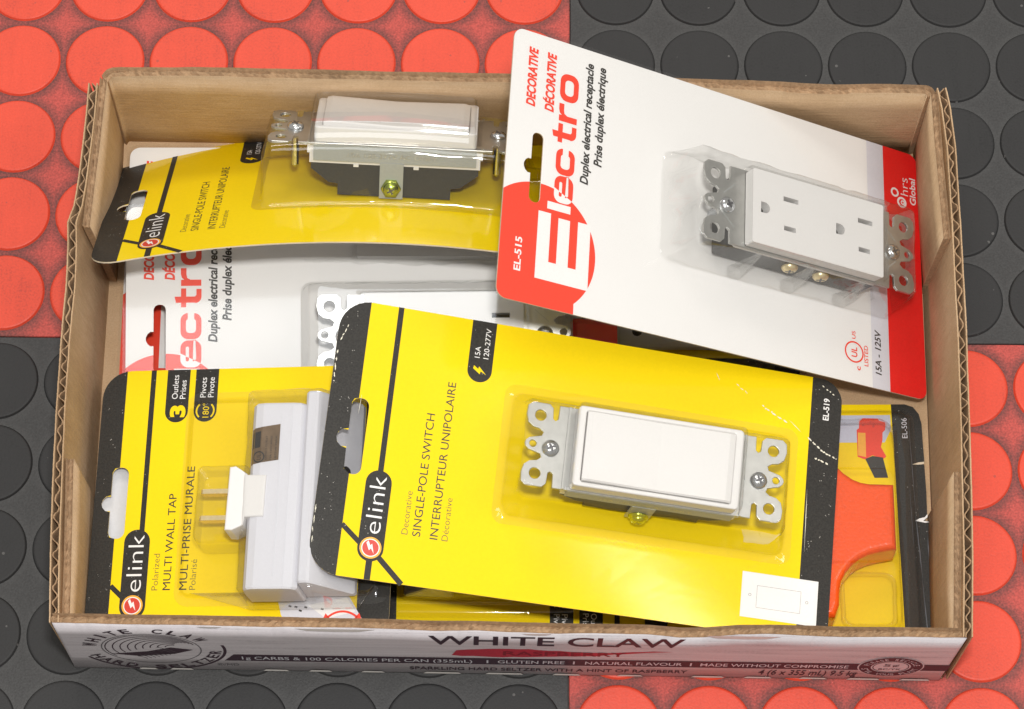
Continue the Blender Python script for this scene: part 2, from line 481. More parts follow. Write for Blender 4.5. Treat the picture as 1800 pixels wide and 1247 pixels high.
def strip(bottom, top, t, ho, hi, z0, m_out, m_in, m_top, step=1.6, H=64.0, inward=1, rag=0.35, bulge=0.0):
    """upright sheet of board along a polyline; ho/hi give the height of outer and inner liner along it"""
    # resample both polylines by parameter
    def resample(pts, n):
        L = [0]
        for a, b2 in zip(pts, pts[1:]): L.append(L[-1]+math.hypot(b2[0]-a[0], b2[1]-a[1]))
        out = []
        for i in range(n+1):
            s = L[-1]*i/n
            for k in range(len(pts)-1):
                if s <= L[k+1]+1e-9:
                    u = (s-L[k])/max(1e-9, L[k+1]-L[k])
                    out.append((pts[k][0]+(pts[k+1][0]-pts[k][0])*u, pts[k][1]+(pts[k+1][1]-pts[k][1])*u)); break
        return out, L[-1]
    _, Lb = resample(bottom, 4)
    n = max(2, int(Lb/step))
    B, _ = resample(bottom, n); T, L = resample(top, n)
    cols = []
    zs = [0.0, 0.25, 0.5, 0.75]
    for i in range(n+1):
        a, c = T[max(0, i-1)], T[min(n, i+1)]
        d = Vector((c[0]-a[0], c[1]-a[1])).normalized(); nn = Vector((-d.y, d.x))*inward
        s = L*i/n
        Ho, Hi = ho(s), hi(s)
        def P(z, off):
            k = z/H
            bl = bulge*math.sin(math.pi*min(1, max(0, k)))*math.sin(math.pi*i/n)
            x = B[i][0]+(T[i][0]-B[i][0])*k; y = B[i][1]+(T[i][1]-B[i][1])*k
            return loc_box((x+nn.x*(off+bl), y+nn.y*(off+bl), z))
        rj = lambda: random.uniform(-rag, rag)
        col = [P(z0+(Ho-z0)*q, 0) for q in zs] + [P(Ho, 0.1)]
        mid = min(Ho, Hi)
        col += [P(mid-1.5+rj(), t*0.22), P(mid-0.7+rj()*1.6, t*0.5), P(mid-1.7+rj(), t*0.8)]
        col += [P(Hi, t-0.1)] + [P(z0+(Hi-z0)*q, t) for q in reversed(zs)]
        cols.append(col)
    k = len(cols[0]); v = [p for c in cols for p in c]
    fo, fi, ft, fe = [], [], [], []
    for i in range(n):
        for j in range(k-1):
            q = (i*k+j, (i+1)*k+j, (i+1)*k+j+1, i*k+j+1)
            (fo if j < 4 else fi if j >= 8 else ft).append(q)
        fe.append((i*k+k-1, (i+1)*k+k-1, (i+1)*k, i*k))
    fe += [list(range(k)), [n*k+j for j in range(k)][::-1]]
    mb = MB()
    mb.slots = [m_out, m_in, m_top]
    mb.v = v
    for fs, mi, sm in ((fo, 0, True), (fi, 1, True), (ft, 2, False), (fe, 2, False)):
        for f in fs: mb.f.append(list(f)); mb.m.append(mi); mb.s.append(sm)
    return mb

OUT = {'FL': (-182.0, -142.6), 'FR': (180.0, -145.2), 'BR': (181.5, 100.5), 'BL': (-180.0, 104.0)}
RIM = {'FL': (-183.0, -142.0), 'FR': (183.5, -144.6), 'BR': (184.0, 102.0), 'BL': (-180.5, 106.2)}
def lerp(a, b2, t): return (a[0]+(b2[0]-a[0])*t, a[1]+(b2[1]-a[1])*t)

# bottom sheet
mb = MB()
v = [loc_box(p) for p in [(-181, -141.5, .3), (179, -144, .3), (180.5, 99.5, .3), (-179, 103, .3)]] + \
    [loc_box(p) for p in [(-181, -141.5, 2.6), (179, -144, 2.6), (180.5, 99.5, 2.6), (-179, 103, 2.6)]]
mb.add(v, [(3, 2, 1, 0), (4, 5, 6, 7), (0, 1, 5, 4), (1, 2, 6, 5), (2, 3, 7, 6), (3, 0, 4, 7)], 'kraft_level')
mb.build('bottom_panel', box)

# front wall with the print on its outer face; torn upper edge
tear = [(0, 64.5), (40, 64.6), (110, 63.8), (135, 63.4), (152, 61.6), (172, 62.4), (190, 61.4), (208, 61.2), (226, 61.0), (240, 60.4),
        (252, 57.4), (262, 58.2), (275, 62.6), (287, 63.6), (303, 62.8), (320, 62.0), (366, 63.0)]
fo_ = lambda s: interp(tear, s) - 0.9 + wob(s, 1.0, 0.5, 9) - max(0, wob(s, 5, 1.1, 21))
fi_ = lambda s: interp(tear, s) + wob(s, 2.0, 0.35, 13)
front = strip([OUT['FL'], OUT['FR']], [RIM['FL'], RIM['FR']], 4.0, fo_, fi_, 0.5, 'print_white', 'kraft_level', 'kraft_torn', step=1.2, inward=1, rag=0.5)
def onfront(x, z, lift):
    """point on the outer face of the front wall: x along it in mm, z up"""
    t = (x - OUT['FL'][0])/(OUT['FR'][0]-OUT['FL'][0])
    b2 = lerp(OUT['FL'], OUT['FR'], t); r = lerp(RIM['FL'], RIM['FR'], t); k = z/64.0
    return loc_box((b2[0]+(r[0]-b2[0])*k, b2[1]+(r[1]-b2[1])*k - lift, z))
FW = lambda lift: (lambda a, b2, c: onfront(a, b2, lift))
def ftext(s, x0, x1, z, cap, mat, lift=0.16, **kw):
    text(front, s, x0, z, x1-x0, cap, 0, mat, rot=0, fn=FW(lift), **kw)
def fpoly(pts, mat, lift=0.08):
    v, f = fill2d([pts]); front.add([onfront(a, b2, lift) for a, b2, c in v], f, mat)
def fring(cx, cz, r0, r1, mat, lift=0.08, a0=0, a1=360, n=48):
    tmp = MB(); ringband(tmp, cx, cz, r0, r1, 0, mat, a0, a1, n)
    front.add([onfront(a, b2, lift) for a, b2, c in tmp.v], tmp.f, mat)
def arctext(s, cx, cz, r, a0, a1, cap, mat, lift=0.16, inside=False, bold=0.02):
    n = len(s)
    for i, ch in enumerate(s):
        if ch == ' ': continue
        a = a0+(a1-a0)*(i+.5)/n
        tmp = MB(); w = abs(a1-a0)/n*math.pi/180*r*0.72
        if ch in 'I1': w *= 0.3
        text(tmp, ch, -w/2, 0, w, cap, 0, mat, rot=0, bold=bold)
        th = R(a-90) if not inside else R(a+90)
        ca, sa = math.cos(th), math.sin(th)
        px, pz = cx+r*math.cos(R(a)), cz+r*math.sin(R(a))
        front.add([onfront(px+ca*q[0]-sa*q[1], pz+sa*q[0]+ca*q[1], lift) for q in tmp.v], tmp.f, mat)
# word line, raspberry stroke, black band, small print
ftext('WHITE CLAW', -33.3, 69.5, 42.5, 13.0, 'print_plum', bold=0.015)
random.seed(3)
upe = [(-22+i*4.2, 34.5+2.2*math.sin(i*0.35)+random.uniform(-.5, .5) + (1.0 if i > 4 else i*0.1)) for i in range(20)]
lo_ = [(-24+i*4.2, 27.0-1.6*math.sin(i*.3)+random.uniform(-.5, .5) + (i > 14)*(i-14)*1.4) for i in range(20)]
fpoly(upe+[(66, 36)]+lo_[::-1], 'print_raspberry')
ftext('RASPBERRY', -3, 47, 28.3, 6.0, 'print_raspberry_dark', bold=0.01)
fpoly([(-118, 14.2), (-113.5, 23.4), (146, 23.4), (146, 14.2)], 'print_plum')
fpoly([(168, 14.4), (168, 23.2), (180.8, 23.2), (180.6, 14.4)], 'print_plum')
for s_, a, b2 in (('1g CARBS & 100 CALORIES PER CAN (355mL)', -110.5, -15.5), ('I', -9.6, -8.9), ('GLUTEN FREE', -5.0, 22.5), ('I', 26.0, 26.7),
                  ('NATURAL FLAVOUR', 31.0, 71.0), ('I', 74.2, 74.9), ('MADE WITHOUT COMPROMISE', 78.5, 139.5)):
    ftext(s_, a, b2, 16.6, 4.4, 'ink_grey', bold=0.008)
ftext('SPARKLING HARD SELTZER WITH A HINT OF RASPBERRY', -41.5, 74, 5.6, 4.4, 'print_plum', bold=0.01)
ftext('4 (6 x 355 mL) 9.5 kg', 103.5, 144.5, 5.6, 7.4, 'print_plum', shear=0.15, bold=0.008)
ftext('\u00ae/MD', -121.5, -112.5, 7.0, 3.0, 'print_line_grey')
# round stamp at the right
tmp_c = (156.6, 20.0)
fpoly(circle(tmp_c[0], tmp_c[1], 13.6, 40), 'print_white', 0.20)
fring(tmp_c[0], tmp_c[1], 8.2, 13.0, 'print_plum', 0.30)
fring(tmp_c[0], tmp_c[1], 7.1, 7.5, 'print_plum', 0.30)
arctext('PLEASE RECYCLE', tmp_c[0], tmp_c[1], 9.3, 170, 10, 2.7, 'ink_grey', 0.38, bold=0.0)
arctext('S\u2019IL VOUS PLAIT', tmp_c[0], tmp_c[1], 12.0, 190, 350, 2.7, 'ink_grey', 0.38, inside=True, bold=0.0)
ftext('5\u00a2', tmp_c[0]-3.2, tmp_c[0]+3.2, 20.4, 3.6, 'print_plum', 0.3)
ftext('BC/YK', tmp_c[0]-4.6, tmp_c[0]+4.6, 15.6, 2.4, 'print_plum', 0.3)
# round wave badge at the left
LC = (-146.5, 30.0)
fring(LC[0], LC[1], 29.3, 30.6, 'print_plum', a0=205, a1=372)
fring(LC[0], LC[1], 20.0, 20.5, 'print_line_grey')
for i in range(9):
    fring(LC[0]+1.1*i, LC[1]+0.3*i, 18.6-2.0*i, 19.1-2.0*i, 'print_plum', a0=20+6*i, a1=215-5*i, n=30)
    fring(LC[0]-9, LC[1]-17, 6+2.0*i, 6.45+2.0*i, 'print_line_grey', a0=70-3*i if i < 8 else 60, a1=22+1.0*i, n=16)
fpoly([(LC[0]-17, LC[1]-8), (LC[0]-2, LC[1]-4), (LC[0]+8, LC[1]+2), (LC[0]+17, LC[1]-1), (LC[0]+9, LC[1]-7), (LC[0]-6, LC[1]-11)], 'print_plum')
arctext('WHITE CLAW', LC[0], LC[1], 22.2, 176, 26, 6.3, 'print_plum')
arctext('HARD SELTZER', LC[0], LC[1], 28.4, 200, 358, 5.2, 'print_plum', inside=True)
# white torn liner patches and perforation tabs along the lower edge
def tri(a, b2, m_='paper_torn'): fpoly([(a, 64-3), (b2, 64-3), (b2-4, 58), (a+3, 57.6)], m_, 0.05)
for cx, w, d in ((-70, 16, 3.2), (92, 15, 3.6), (10, 6, 2.0), (-120, 5, 1.6)):
    top = interp(tear, cx+182)
    fpoly([(cx-w, top-2.4), (cx+w, top-2.4), (cx+w*.6, top-2.4-d), (cx, top-2.9-d), (cx-w*.7, top-2.2-d)], 'paper_torn', 0.10)
for a, b2 in ((-155, -147), (-142, -132), (-103, -92), (-84, -74), (-62, -52), (-36, -20), (-10, 6), (18, 30), (45, 56), (76, 90), (98, 110), (121, 133), (141, 155), (163, 176)):
    fpoly([(a, 0.6), (b2, 0.6), (b2-1.2, 2.6), (a+1.4, 2.9)], 'paper_torn', 0.35)
front.build('front_wall', box)

# back wall: runs round both rear corners into its flaps
def round_path(left, right, r, y):
    pts = []
    return pts
rim_back = [(0, 63.0), (10, 64.8), (40, 66.2), (100, 65.6), (170, 65.4), (245, 64.6), (290, 62.6), (316, 60.8), (340, 62.6), (360, 62.0)]
bko = lambda s: interp(rim_back, s) + wob(s, 3, 0.5, 17)
bki = lambda s: interp(rim_back, s) - 0.8 + wob(s, 4, 0.45, 11) - (0.9 if 295 < s < 322 else 0)
bpath = [(-176.4, 100.5), (-175.2, 102.6), (-172.8, 103.9)] + [(176.2, 100.6), (178.4, 99.6), (179.4, 97.4)]
tpath = [(-177.2, 102.6), (-175.6, 104.8), (-173.0, 105.9)] + [(177.6, 101.6), (180.0, 100.4), (181.0, 98.2)]
strip(bpath, tpath, 4.0, bko, bki, 0.5, 'kraft_level', 'kraft_level', 'kraft_torn', step=1.5, inward=-1, rag=0.5, bulge=1.2).build('back_wall', box)

# side walls: two liners with the wavy fluting showing along the cut edge
left_rim = [(98.8, -182.6), (83.9, -182.9), (67.8, -183.6), (51.9, -184.6), (41.3, -185.7), (33.4, -187.8), (23, -187.0), (4.9, -186.6), (-20.7, -187.3), (-50.9, -187.3), (-70.7, -187.0), (-107.3, -186.0), (-141.5, -184.3)]
right_rim = [(99.5, 185.4), (90, 187.0), (71.9, 188.4), (37.8, 189.0), (-15.6, 189.2), (-60, 188.6), (-109.5, 187.4), (-144.5, 185.6)]
def side_wall(tab, sgn, xb0, xb1):
    tab = sorted(tab)
    y0, y1 = tab[0][0], tab[-1][0]
    n = int((y1-y0)/0.6)
    mb = MB()
    def pt(y, z, off):
        k = z/64.0
        xt = interp(tab, y); xb = xb0+(xb1-xb0)*(y-y0)/(y1-y0)
        return loc_box((xb+(xt-xb)*k - sgn*off, y, z))
    ys = [y0+(y1-y0)*i/n for i in range(n+1)]
    top = lambda y, q: 63.2 + wob(y, q, 0.45, 14)
    for o0, o1, mo, q in ((0.0, 0.55, 'kraft_upright', 1.3), (3.5, 4.05, 'kraft_upright', 4.2)):
        v = []; f = []
        for y in ys:
            h = top(y, q) + random.uniform(-.22, .22)
            v += [pt(y, .5, o0), pt(y, h, o0), pt(y, h, o1), pt(y, .5, o1)]
        for i in range(n):
            for j in range(4):
                k = (j+1) % 4
                f.append((4*i+j, 4*i+4+j, 4*i+4+k, 4*i+k))
        f += [(0, 1, 2, 3), (4*n+3, 4*n+2, 4*n+1, 4*n)]
        mb.add(v, f, mo)
    v = []; f = []
    for y in ys:                                            # the fluting
        o = 2.03 + max(0.45, 1.02+wob(y, 5, 0.55, 11))*math.sin(2*math.pi*y/7.3 + wob(y, 2, 1.6, 17)) + wob(y, 9, 0.22, 6)
        h = top(y, 1.3) - 0.7 + random.uniform(-.45, .45)
        v += [pt(y, 1, o-.30), pt(y, h, o-.30), pt(y, h, o+.30), pt(y, 1, o+.30)]
    for i in range(n):
        for j in range(4):
            k = (j+1) % 4
            f.append((4*i+j, 4*i+4+j, 4*i+4+k, 4*i+k))
    mb.add(v, f, 'kraft_torn')
    mb.build('side_wall', box)
side_wall(left_rim, -1, -182.2, -180.6)
side_wall(right_rim, 1, 183.6, 184.6)

# corner flaps folded in along the side walls
flat_h = lambda a, q: (lambda s: a + wob(s, q, 0.5, 12))
def flap(bot, top, inward, h, q):
    strip(bot, top, 3.2, flat_h(h, q), flat_h(h-.4, q+1), 2.7, 'kraft_upright', 'kraft_upright', 'kraft_torn', step=1.4, inward=inward, rag=0.4, bulge=0.8).build('corner_flap', box)
flap([(-177.6, 100.2), (-176.8, 32.0)], [(-178.0, 102.4), (-181.6, 32.6)], 1, 62.0, 1)
flap([(181.4, 97.0), (181.8, 29.0)], [(182.0, 98.0), (184.6, 30.0)], -1, 62.0, 2)
flap([(-178.6, -138.0), (-178.2, -72.5)], [(-179.6, -137.6), (-182.2, -71.0)], -1, 61.6, 3)
flap([(179.6, -140.9), (180.8, -74.0)], [(181.4, -140.6), (184.6, -74.0)], 1, 62.0, 4)

# ------------------------------------------------------------------ blister packs
BOLT = [(0.10, 1.0), (0.55, 1.0), (0.22, 0.28), (0.62, 0.28), (-0.28, -1.0), (0.0, -0.12), (-0.45, -0.12)]
def bolt(mb, cx, cy, s, z, mat, rot=90):
    a = R(rot); ca, sa = math.cos(a), math.sin(a)
    poly(mb, [(cx+s*(ca*x-sa*y), cy+s*(sa*x+ca*y)) for x, y in BOLT], z, mat)

L1, L2, L3, L4 = 0.06, 0.11, 0.16, 0.21       # ink layers above the board, mm
TH = 0.6                                       # board thickness; its face is z = 0
def slot_hole(u0, u1, v0, v1, bu, bv, br):
    r = (u1-u0)/2*0.9
    left = [(u0, v1-r)] + [(u0, bv+br*0.9)] + [(bu+br*math.cos(R(a)), bv+br*math.sin(R(a))) for a in (115, 140, 165, 180, 195, 220, 245)] + [(u0, bv-br*0.9), (u0, v0+r)]
    return left[:1] + left[1:] + arc(u0+r, v0+r, r, 180, 270, 5)[1:] + arc(u1-r, v0+r, r, 270, 360, 5) + arc(u1-r, v1-r, r, 0, 90, 5) + arc(u0+r, v1-r, r, 90, 180, 5)[:-1]

def board(mb, outline, hole, face_mat):
    loops = [outline] + ([hole] if hole else [])
    v, f = fill2d(loops)
    mb.add([(a, b2, 0) for a, b2, c in v], f, face_mat)
    mb.add([(a, b2, -TH) for a, b2, c in v], [g[::-1] for g in f], 'board_back')
    for lp in loops:
        n = len(lp)
        mb.add([(a, b2, 0) for a, b2 in lp]+[(a, b2, -TH) for a, b2 in lp], [(i, (i+1) % n, n+(i+1) % n, n+i) for i in range(n)], 'board_edge')

def elink_badge(mb, u0, u1, v0, v1, cv, hw, w):
    """black pill with the thin word and the round bolt mark; struts to the band and the lower edge"""
    cu = (u0+u1)/2
    r = (u1-u0)/2
    poly(mb, rrect(u0, u1, v0, v1, r*0.98), L2, 'ink_black')
    mb_z = L3
    poly(mb, circle(cu, cv, 4.5), mb_z, 'ink_logo_orange')
    poly(mb, circle(cu, cv, 3.75), mb_z+.03, 'ink_white')
    poly(mb, circle(cu, cv, 3.35), mb_z+.06, 'ink_logo_red')
    bolt(mb, cu, cv, 2.7, mb_z+.09, 'ink_white', 50)
    text(mb, 'elink', cu+3.1, cv+6.0, v1-cv-8.4, 6.9, L3, 'ink_white', bold=-0.012)

def switch_card(mb):
    W, H = 108.0, 58.0
    out = rrect(-W, W, -H, H, [13, 5, 10, 13])
    hole = slot_hole(-98.4, -91.2, -15.5, 16.8, -99.0, -0.8, 4.0)
    board(mb, out, hole, 'ink_yellow')
    band = [p for p in out if p[0] < -95.6]
    band = arc(-W+13, -H+13, 13, 180, 265, 8) + [(-95.8, -H), (-95.8, H)] + arc(-W+13, H-13, 13, 95, 180, 8)
    # band is cut away where the hang hole bites into it
    hp = [p for p in hole if p[0] <= -95.8]
    hp = sorted(hp, key=lambda p: 0)
    lo = [(-95.8, -15.3)]
    bandc = arc(-W+13, -H+13, 13, 180, 265, 8) + [(-95.8, -H), (-95.8, -15.5), (-98.2, -13.6), (-98.4, -5), (-100.7, -4.4), (-102.4, -2.9), (-103.0, -0.8), (-102.4, 1.4), (-100.7, 2.8), (-98.4, 3.4), (-98.4, 14.6), (-97.6, 16.2), (-95.8, 16.8), (-95.8, H)] + arc(-W+13, H-13, 13, 95, 180, 8)
    poly(mb, bandc, L1, 'ink_black')
    poly(mb, [(94.7, -H)] + arc(W-5, -H+5, 5, 270, 360, 6) + arc(W-10, H-10, 10, 0, 90, 8) + [(94.7, H)], L1, 'ink_black')
    poly(mb, line((-83.1, H), (-83.1, -14), 2.3), L1, 'ink_black')
    poly(mb, line((-83.1, -46), (-83.1, -H), 2.6), L1, 'ink_black')
    poly(mb, line((-96, -36.6), (-84, -46.5), 2.1), L1+.02, 'ink_black')
    poly(mb, line((-81.5, -46.5), (-69, -H), 2.3), L1+.02, 'ink_black')
    elink_badge(mb, -88.6, -77.9, -50.4, -12.3, -44.8, 0, 0)
    text(mb, 'Decorative', -69.0, -37.2, 18.2, 2.7, L1, 'ink_thin', bold=-0.008)
    text(mb, 'SINGLE-POLE SWITCH', -63.8, -37.4, 52.3, 3.5, L1, 'ink_text')
    text(mb, 'INTERRUPTEUR UNIPOLAIRE', -56.6, -37.6, 67.2, 3.5, L1, 'ink_text')
    text(mb, 'D\u00e9corative', -52.4, -37.6, 18.2, 2.7, L1, 'ink_thin', bold=-0.008)
    poly(mb, arc(-47.6, 36.6, 5.15, 180, 360, 14) + [(-42.45, H), (-52.75, H)], L1, 'ink_black')
    bolt(mb, -47.5, 36.3, 3.0, L2, 'ink_yellow', 80)
    text(mb, '15A', -48.2, 41.9, 4.9, 2.3, L2, 'ink_white')
    text(mb, '120-277V', -44.5, 41.9, 13.2, 2.3, L2, 'ink_white')
    text(mb, 'EL-519', 102.6, 39.5, 9.8, 2.7, L2, 'ink_white', bold=0.02)
    # picture of the cover plate
    poly(mb, [(70.6, -31.8), (102.8, -31.8), (102.9, -51.2), (70.7, -51.2)], L2, 'board_white')
    poly(mb, [(71.4, -32.6), (101.8, -32.6), (101.6, -50.2), (71.4, -50.2)], L3, 'ink_white')
    for a, b2 in (((77.2, -37.2), (95.7, -37.2)), ((95.7, -37.2), (95.7, -46.6)), ((95.7, -46.6), (77.2, -46.6)), ((77.2, -46.6), (77.2, -37.2))):
        poly(mb, line(a, b2, 0.16), L4, 'ink_hair')
    for c in (74.3, 98.4): ringband(mb, c, -41.5, 0.45, 0.65, L4, 'ink_hair', n=14)

def switch_scuffs(mb):
    random.seed(11)
    for a, b2, w in (((52.7, 52.2), (54.3, 49.6), .35), ((61.5, 49.3), (66.6, 45.7), .5), ((73.6, 41.5), (78.1, 38.8), .8), ((78.1, 38.8), (85, 35.6), .9),
                     ((94.4, 30.3), (101, 25.4), .9), ((101, 25.4), (107, 22.8), .8), ((97.9, 22), (103.7, 19.8), 1.0), ((99, 54.8), (105, 51), .7), ((86, 36.5), (91, 32.5), .3),
                     ((-107.4, 36), (-106.9, 22), .7), ((-106.4, 40), (-103.9, 47.6), .6), ((-107.5, -30), (-107.2, -46), .5), ((95.6, 8), (95.9, -20), .25), ((-95, 18), (-95.3, 10), .2)):
        if random.random() < 2 and w > .45:
            t0 = 0.0; segs = []
            while t0 < 1:
                t1 = min(1, t0+random.uniform(.10, .28)); segs.append((lerp(a, b2, t0), lerp(a, b2, t1))); t0 = t1+random.uniform(.02, .14)
        else: segs = [(a, b2)]
        for a, b2 in segs: fleck(mb, a, b2, w)
def fleck(mb, a, b2, w, mat='ink_scratch'):
        a = (a[0]+random.uniform(-.4, .4), a[1]+random.uniform(-.4, .4))
        n = 7; up_, dn = [], []
        d = Vector((b2[0]-a[0], b2[1]-a[1])).normalized(); nn = Vector((-d.y, d.x))
        for i in range(n+1):
            p = lerp(a, b2, i/n); k = math.sin(math.pi*(i+.4)/(n+.8))
            up_.append((p[0]+nn.x*w*.5*k*random.uniform(.3, 1.2), p[1]+nn.y*w*.5*k*random.uniform(.3, 1.2)))
            dn.append((p[0]-nn.x*w*.5*k*random.uniform(.3, 1.2), p[1]-nn.y*w*.5*k*random.uniform(.3, 1.2)))
        poly(mb, up_+dn[::-1], L3+.05, mat)

def receptacle_card(mb):
    W, H = 105.7, 58.5
    out = rrect(-W, W, -H, H, 4.5)
    hole = slot_hole(-93.8, -88.5, -15.0, 15.3, -93.6, 0.3, 3.5)
    board(mb, out, hole, 'board_white')
    cx, cy_c, rr = -88.4, -33.6, 27.4
    a0 = 180-math.degrees(math.asin(0))            # left crossing with the card edge
    al = math.degrees(math.atan2(math.sqrt(rr*rr-(-W-cx)**2), -W-cx))
    top_at = lambda u: cy_c + math.sqrt(rr*rr-(u-cx)**2)
    aL = math.degrees(math.atan2(top_at(-93.8)-cy_c, -93.8-cx)); aR = math.degrees(math.atan2(top_at(-88.5)-cy_c, -88.5-cx))
    red = (arc(cx, cy_c, rr, al, aL, 8) + arc(-91.4, -12.6, 2.4, 180, 270, 5) + arc(-90.9, -12.6, 2.4, 270, 360, 5) + arc(cx, cy_c, rr, aR, -48, 40) + [(-70.0, -H)] + arc(-W+4.5, -H+4.5, 4.5, 270, 180, 6))
    v, f = fill2d([red])
    mb.add([(a, b2, L1) for a, b2, c in v], f, 'ink_red')
    # the big E, white in the disc
    poly(mb, [(-88.8, -17.9), (-88.8, -46.9), (-64.0, -47.1), (-64.0, -18.5), (-70.0, -18.5), (-70.0, -39.2), (-73.8, -39.2), (-73.8, -19.0),
              (-79.3, -19.0), (-79.3, -38.9), (-82.9, -38.9), (-82.9, -17.9)], L2, 'ink_white')
    poly(mb, [(-84.9, -16.1), (-84.9, -12.8), (-73.9, -12.9), (-73.9, -16.2)], L2, 'ink_white')
    # wide rounded letters of the word, built from outlines: x along the word, y up from its baseline
    ub = -73.4
    L = lambda pts: [(ub-y, x) for x, y in pts]
    def glyph(loops, mat, z=L2): sheet(mb, [L(lp) for lp in loops], z, mat)
    def clipped(loops, z):
        v, f = fill2d([L(lp) for lp in loops])
        for side, mat in ((False, 'ink_red'), (True, 'ink_white')):
            me = bpy.data.meshes.new('t'); me.from_pydata(v, [], f)
            bm = bmesh.new(); bm.from_mesh(me)
            bmesh.ops.bisect_plane(bm, geom=bm.verts[:]+bm.edges[:]+bm.faces[:], plane_co=(-77.9, -8.3, 0), plane_no=(0.45, 0.89, 0), clear_outer=side, clear_inner=not side)
            bm.to_mesh(me); bm.free()
            mb.add([(x.co.x, x.co.y, z) for x in me.vertices], [list(p.vertices) for p in me.polygons], mat)
            bpy.data.meshes.remove(me)
    O_ = rrect(32.5, 44.8, -0.2, 8.8, 3.6); Oi = rrect(35.2, 42.1, 2.2, 6.4, 1.7)
    glyph([O_, Oi], 'ink_red')
    # c: open to the right
    glyph([[(11.4, 5.7), (11.4, 6.4)] + arc(8.2, 5.6, 3.2, 15, 90, 6) + arc(3.4, 5.4, 3.4, 90, 180, 6) + arc(3.4, 3.2, 3.4, 180, 270, 6) + arc(8.2, 3.0, 3.2, 270, 345, 6) + [(11.4, 2.9), (8.8, 2.9)]
           + arc(7.6, 3.4, 1.3, -20, -90, 4) + arc(4.3, 3.7, 1.6, 270, 180, 4) + arc(4.3, 4.9, 1.6, 180, 90, 4) + arc(7.6, 5.2, 1.3, 90, 20, 4) + [(8.8, 5.7)]], 'ink_red')
    glyph([[(14.0, 8.6), (14.0, 6.4), (16.0, 6.4), (16.0, 2.6)] + arc(18.6, 2.6, 2.8, 180, 270, 5) + [(22.0, -0.2), (22.0, 2.0), (19.4, 2.0), (18.7, 2.6), (18.7, 6.4), (22.3, 6.4), (22.3, 8.6), (18.7, 8.6), (18.7, 11.4), (16.0, 10.8), (16.0, 8.6)]], 'ink_red')
    glyph([[(23.4, -0.1), (26.1, -0.1), (26.1, 4.6), (26.9, 6.0), (28.4, 6.3), (31.2, 6.3), (31.2, 8.7), (28.6, 8.7), (27.0, 8.3), (26.1, 7.2), (26.1, 8.6), (23.4, 8.6)]], 'ink_red')
    clipped([rrect(-12.3, -0.5, -0.2, 8.8, 3.4)[:] , rrect(-9.6, -3.2, 5.1, 6.5, 0.6), [(-9.6, 3.5), (-9.6, 2.9), (-8.6, 2.0), (-0.3, 2.0), (-0.3, 3.5)]], L2)
    text(mb, 'DECORATIVE', -93.9, 26.1, 25.9, 4.7, L2, 'ink_red', bold=0.042, shear=0.18)
    text(mb, 'D\u00c9CORATIVE', -84.9, 26.0, 26.0, 4.7, L2, 'ink_red', bold=0.042, shear=0.18)
    text(mb, 'Duplex electrical receptacle', -66.5, -1.4, 54.0, 4.2, L2, 'ink_text', bold=0.03, shear=0.18)
    text(mb, 'Prise duplex \u00e9lectrique', -60.4, 8.0, 44.5, 4.2, L2, 'ink_text', bold=0.03, shear=0.18)
    text(mb, 'EL-515', -95.6, -45.7, 14.4, 3.3, L2, 'ink_white', bold=0.025)
    poly(mb, [(77.5, -H+.05), (86.6, -H+.05), (86.6, H-.05), (77.5, H-.05)], L1, 'ink_grey')
    poly(mb, [(86.6, -H)] + arc(W-4.5, -H+4.5, 4.5, 270, 360, 6) + arc(W-4.5, H-4.5, 4.5, 0, 90, 6) + [(86.6, H)], L2, 'ink_deep_red')
    ringband(mb, 92.6, 37.4, 1.3, 2.2, L3, 'ink_white')
    ringband(mb, 96.4, 33.4, 1.6, 2.6, L3, 'ink_white'); ringband(mb, 96.9, 33.4, 0.5, 1.1, L3, 'ink_white')
    text(mb, 'hrs', 100.1, 37.2, 8.6, 4.4, L3, 'ink_white', bold=-0.01)
    text(mb, 'Global', 104.2, 33.6, 13.0, 3.5, L3, 'ink_white', bold=0.02)
    ringband(mb, 68.2, -44.2, 4.2, 4.9, L2, 'ink_red')
    text(mb, 'UL', 69.7, -46.5, 4.6, 3.2, L2, 'ink_red', bold=0.02)
    text(mb, 'c', 71.3, -52.2, 1.9, 2.6, L2, 'ink_red', bold=0.02)
    text(mb, 'US', 69.0, -38.2, 3.6, 2.0, L2, 'ink_red', bold=0.01)
    text(mb, 'LISTED', 75.4, -49.4, 9.4, 2.2, L2, 'ink_red', bold=0.01)
    text(mb, '15A - 125V', 82.2, -52.0, 20.6, 3.3, L2, 'ink_text', bold=0.02, shear=0.15)

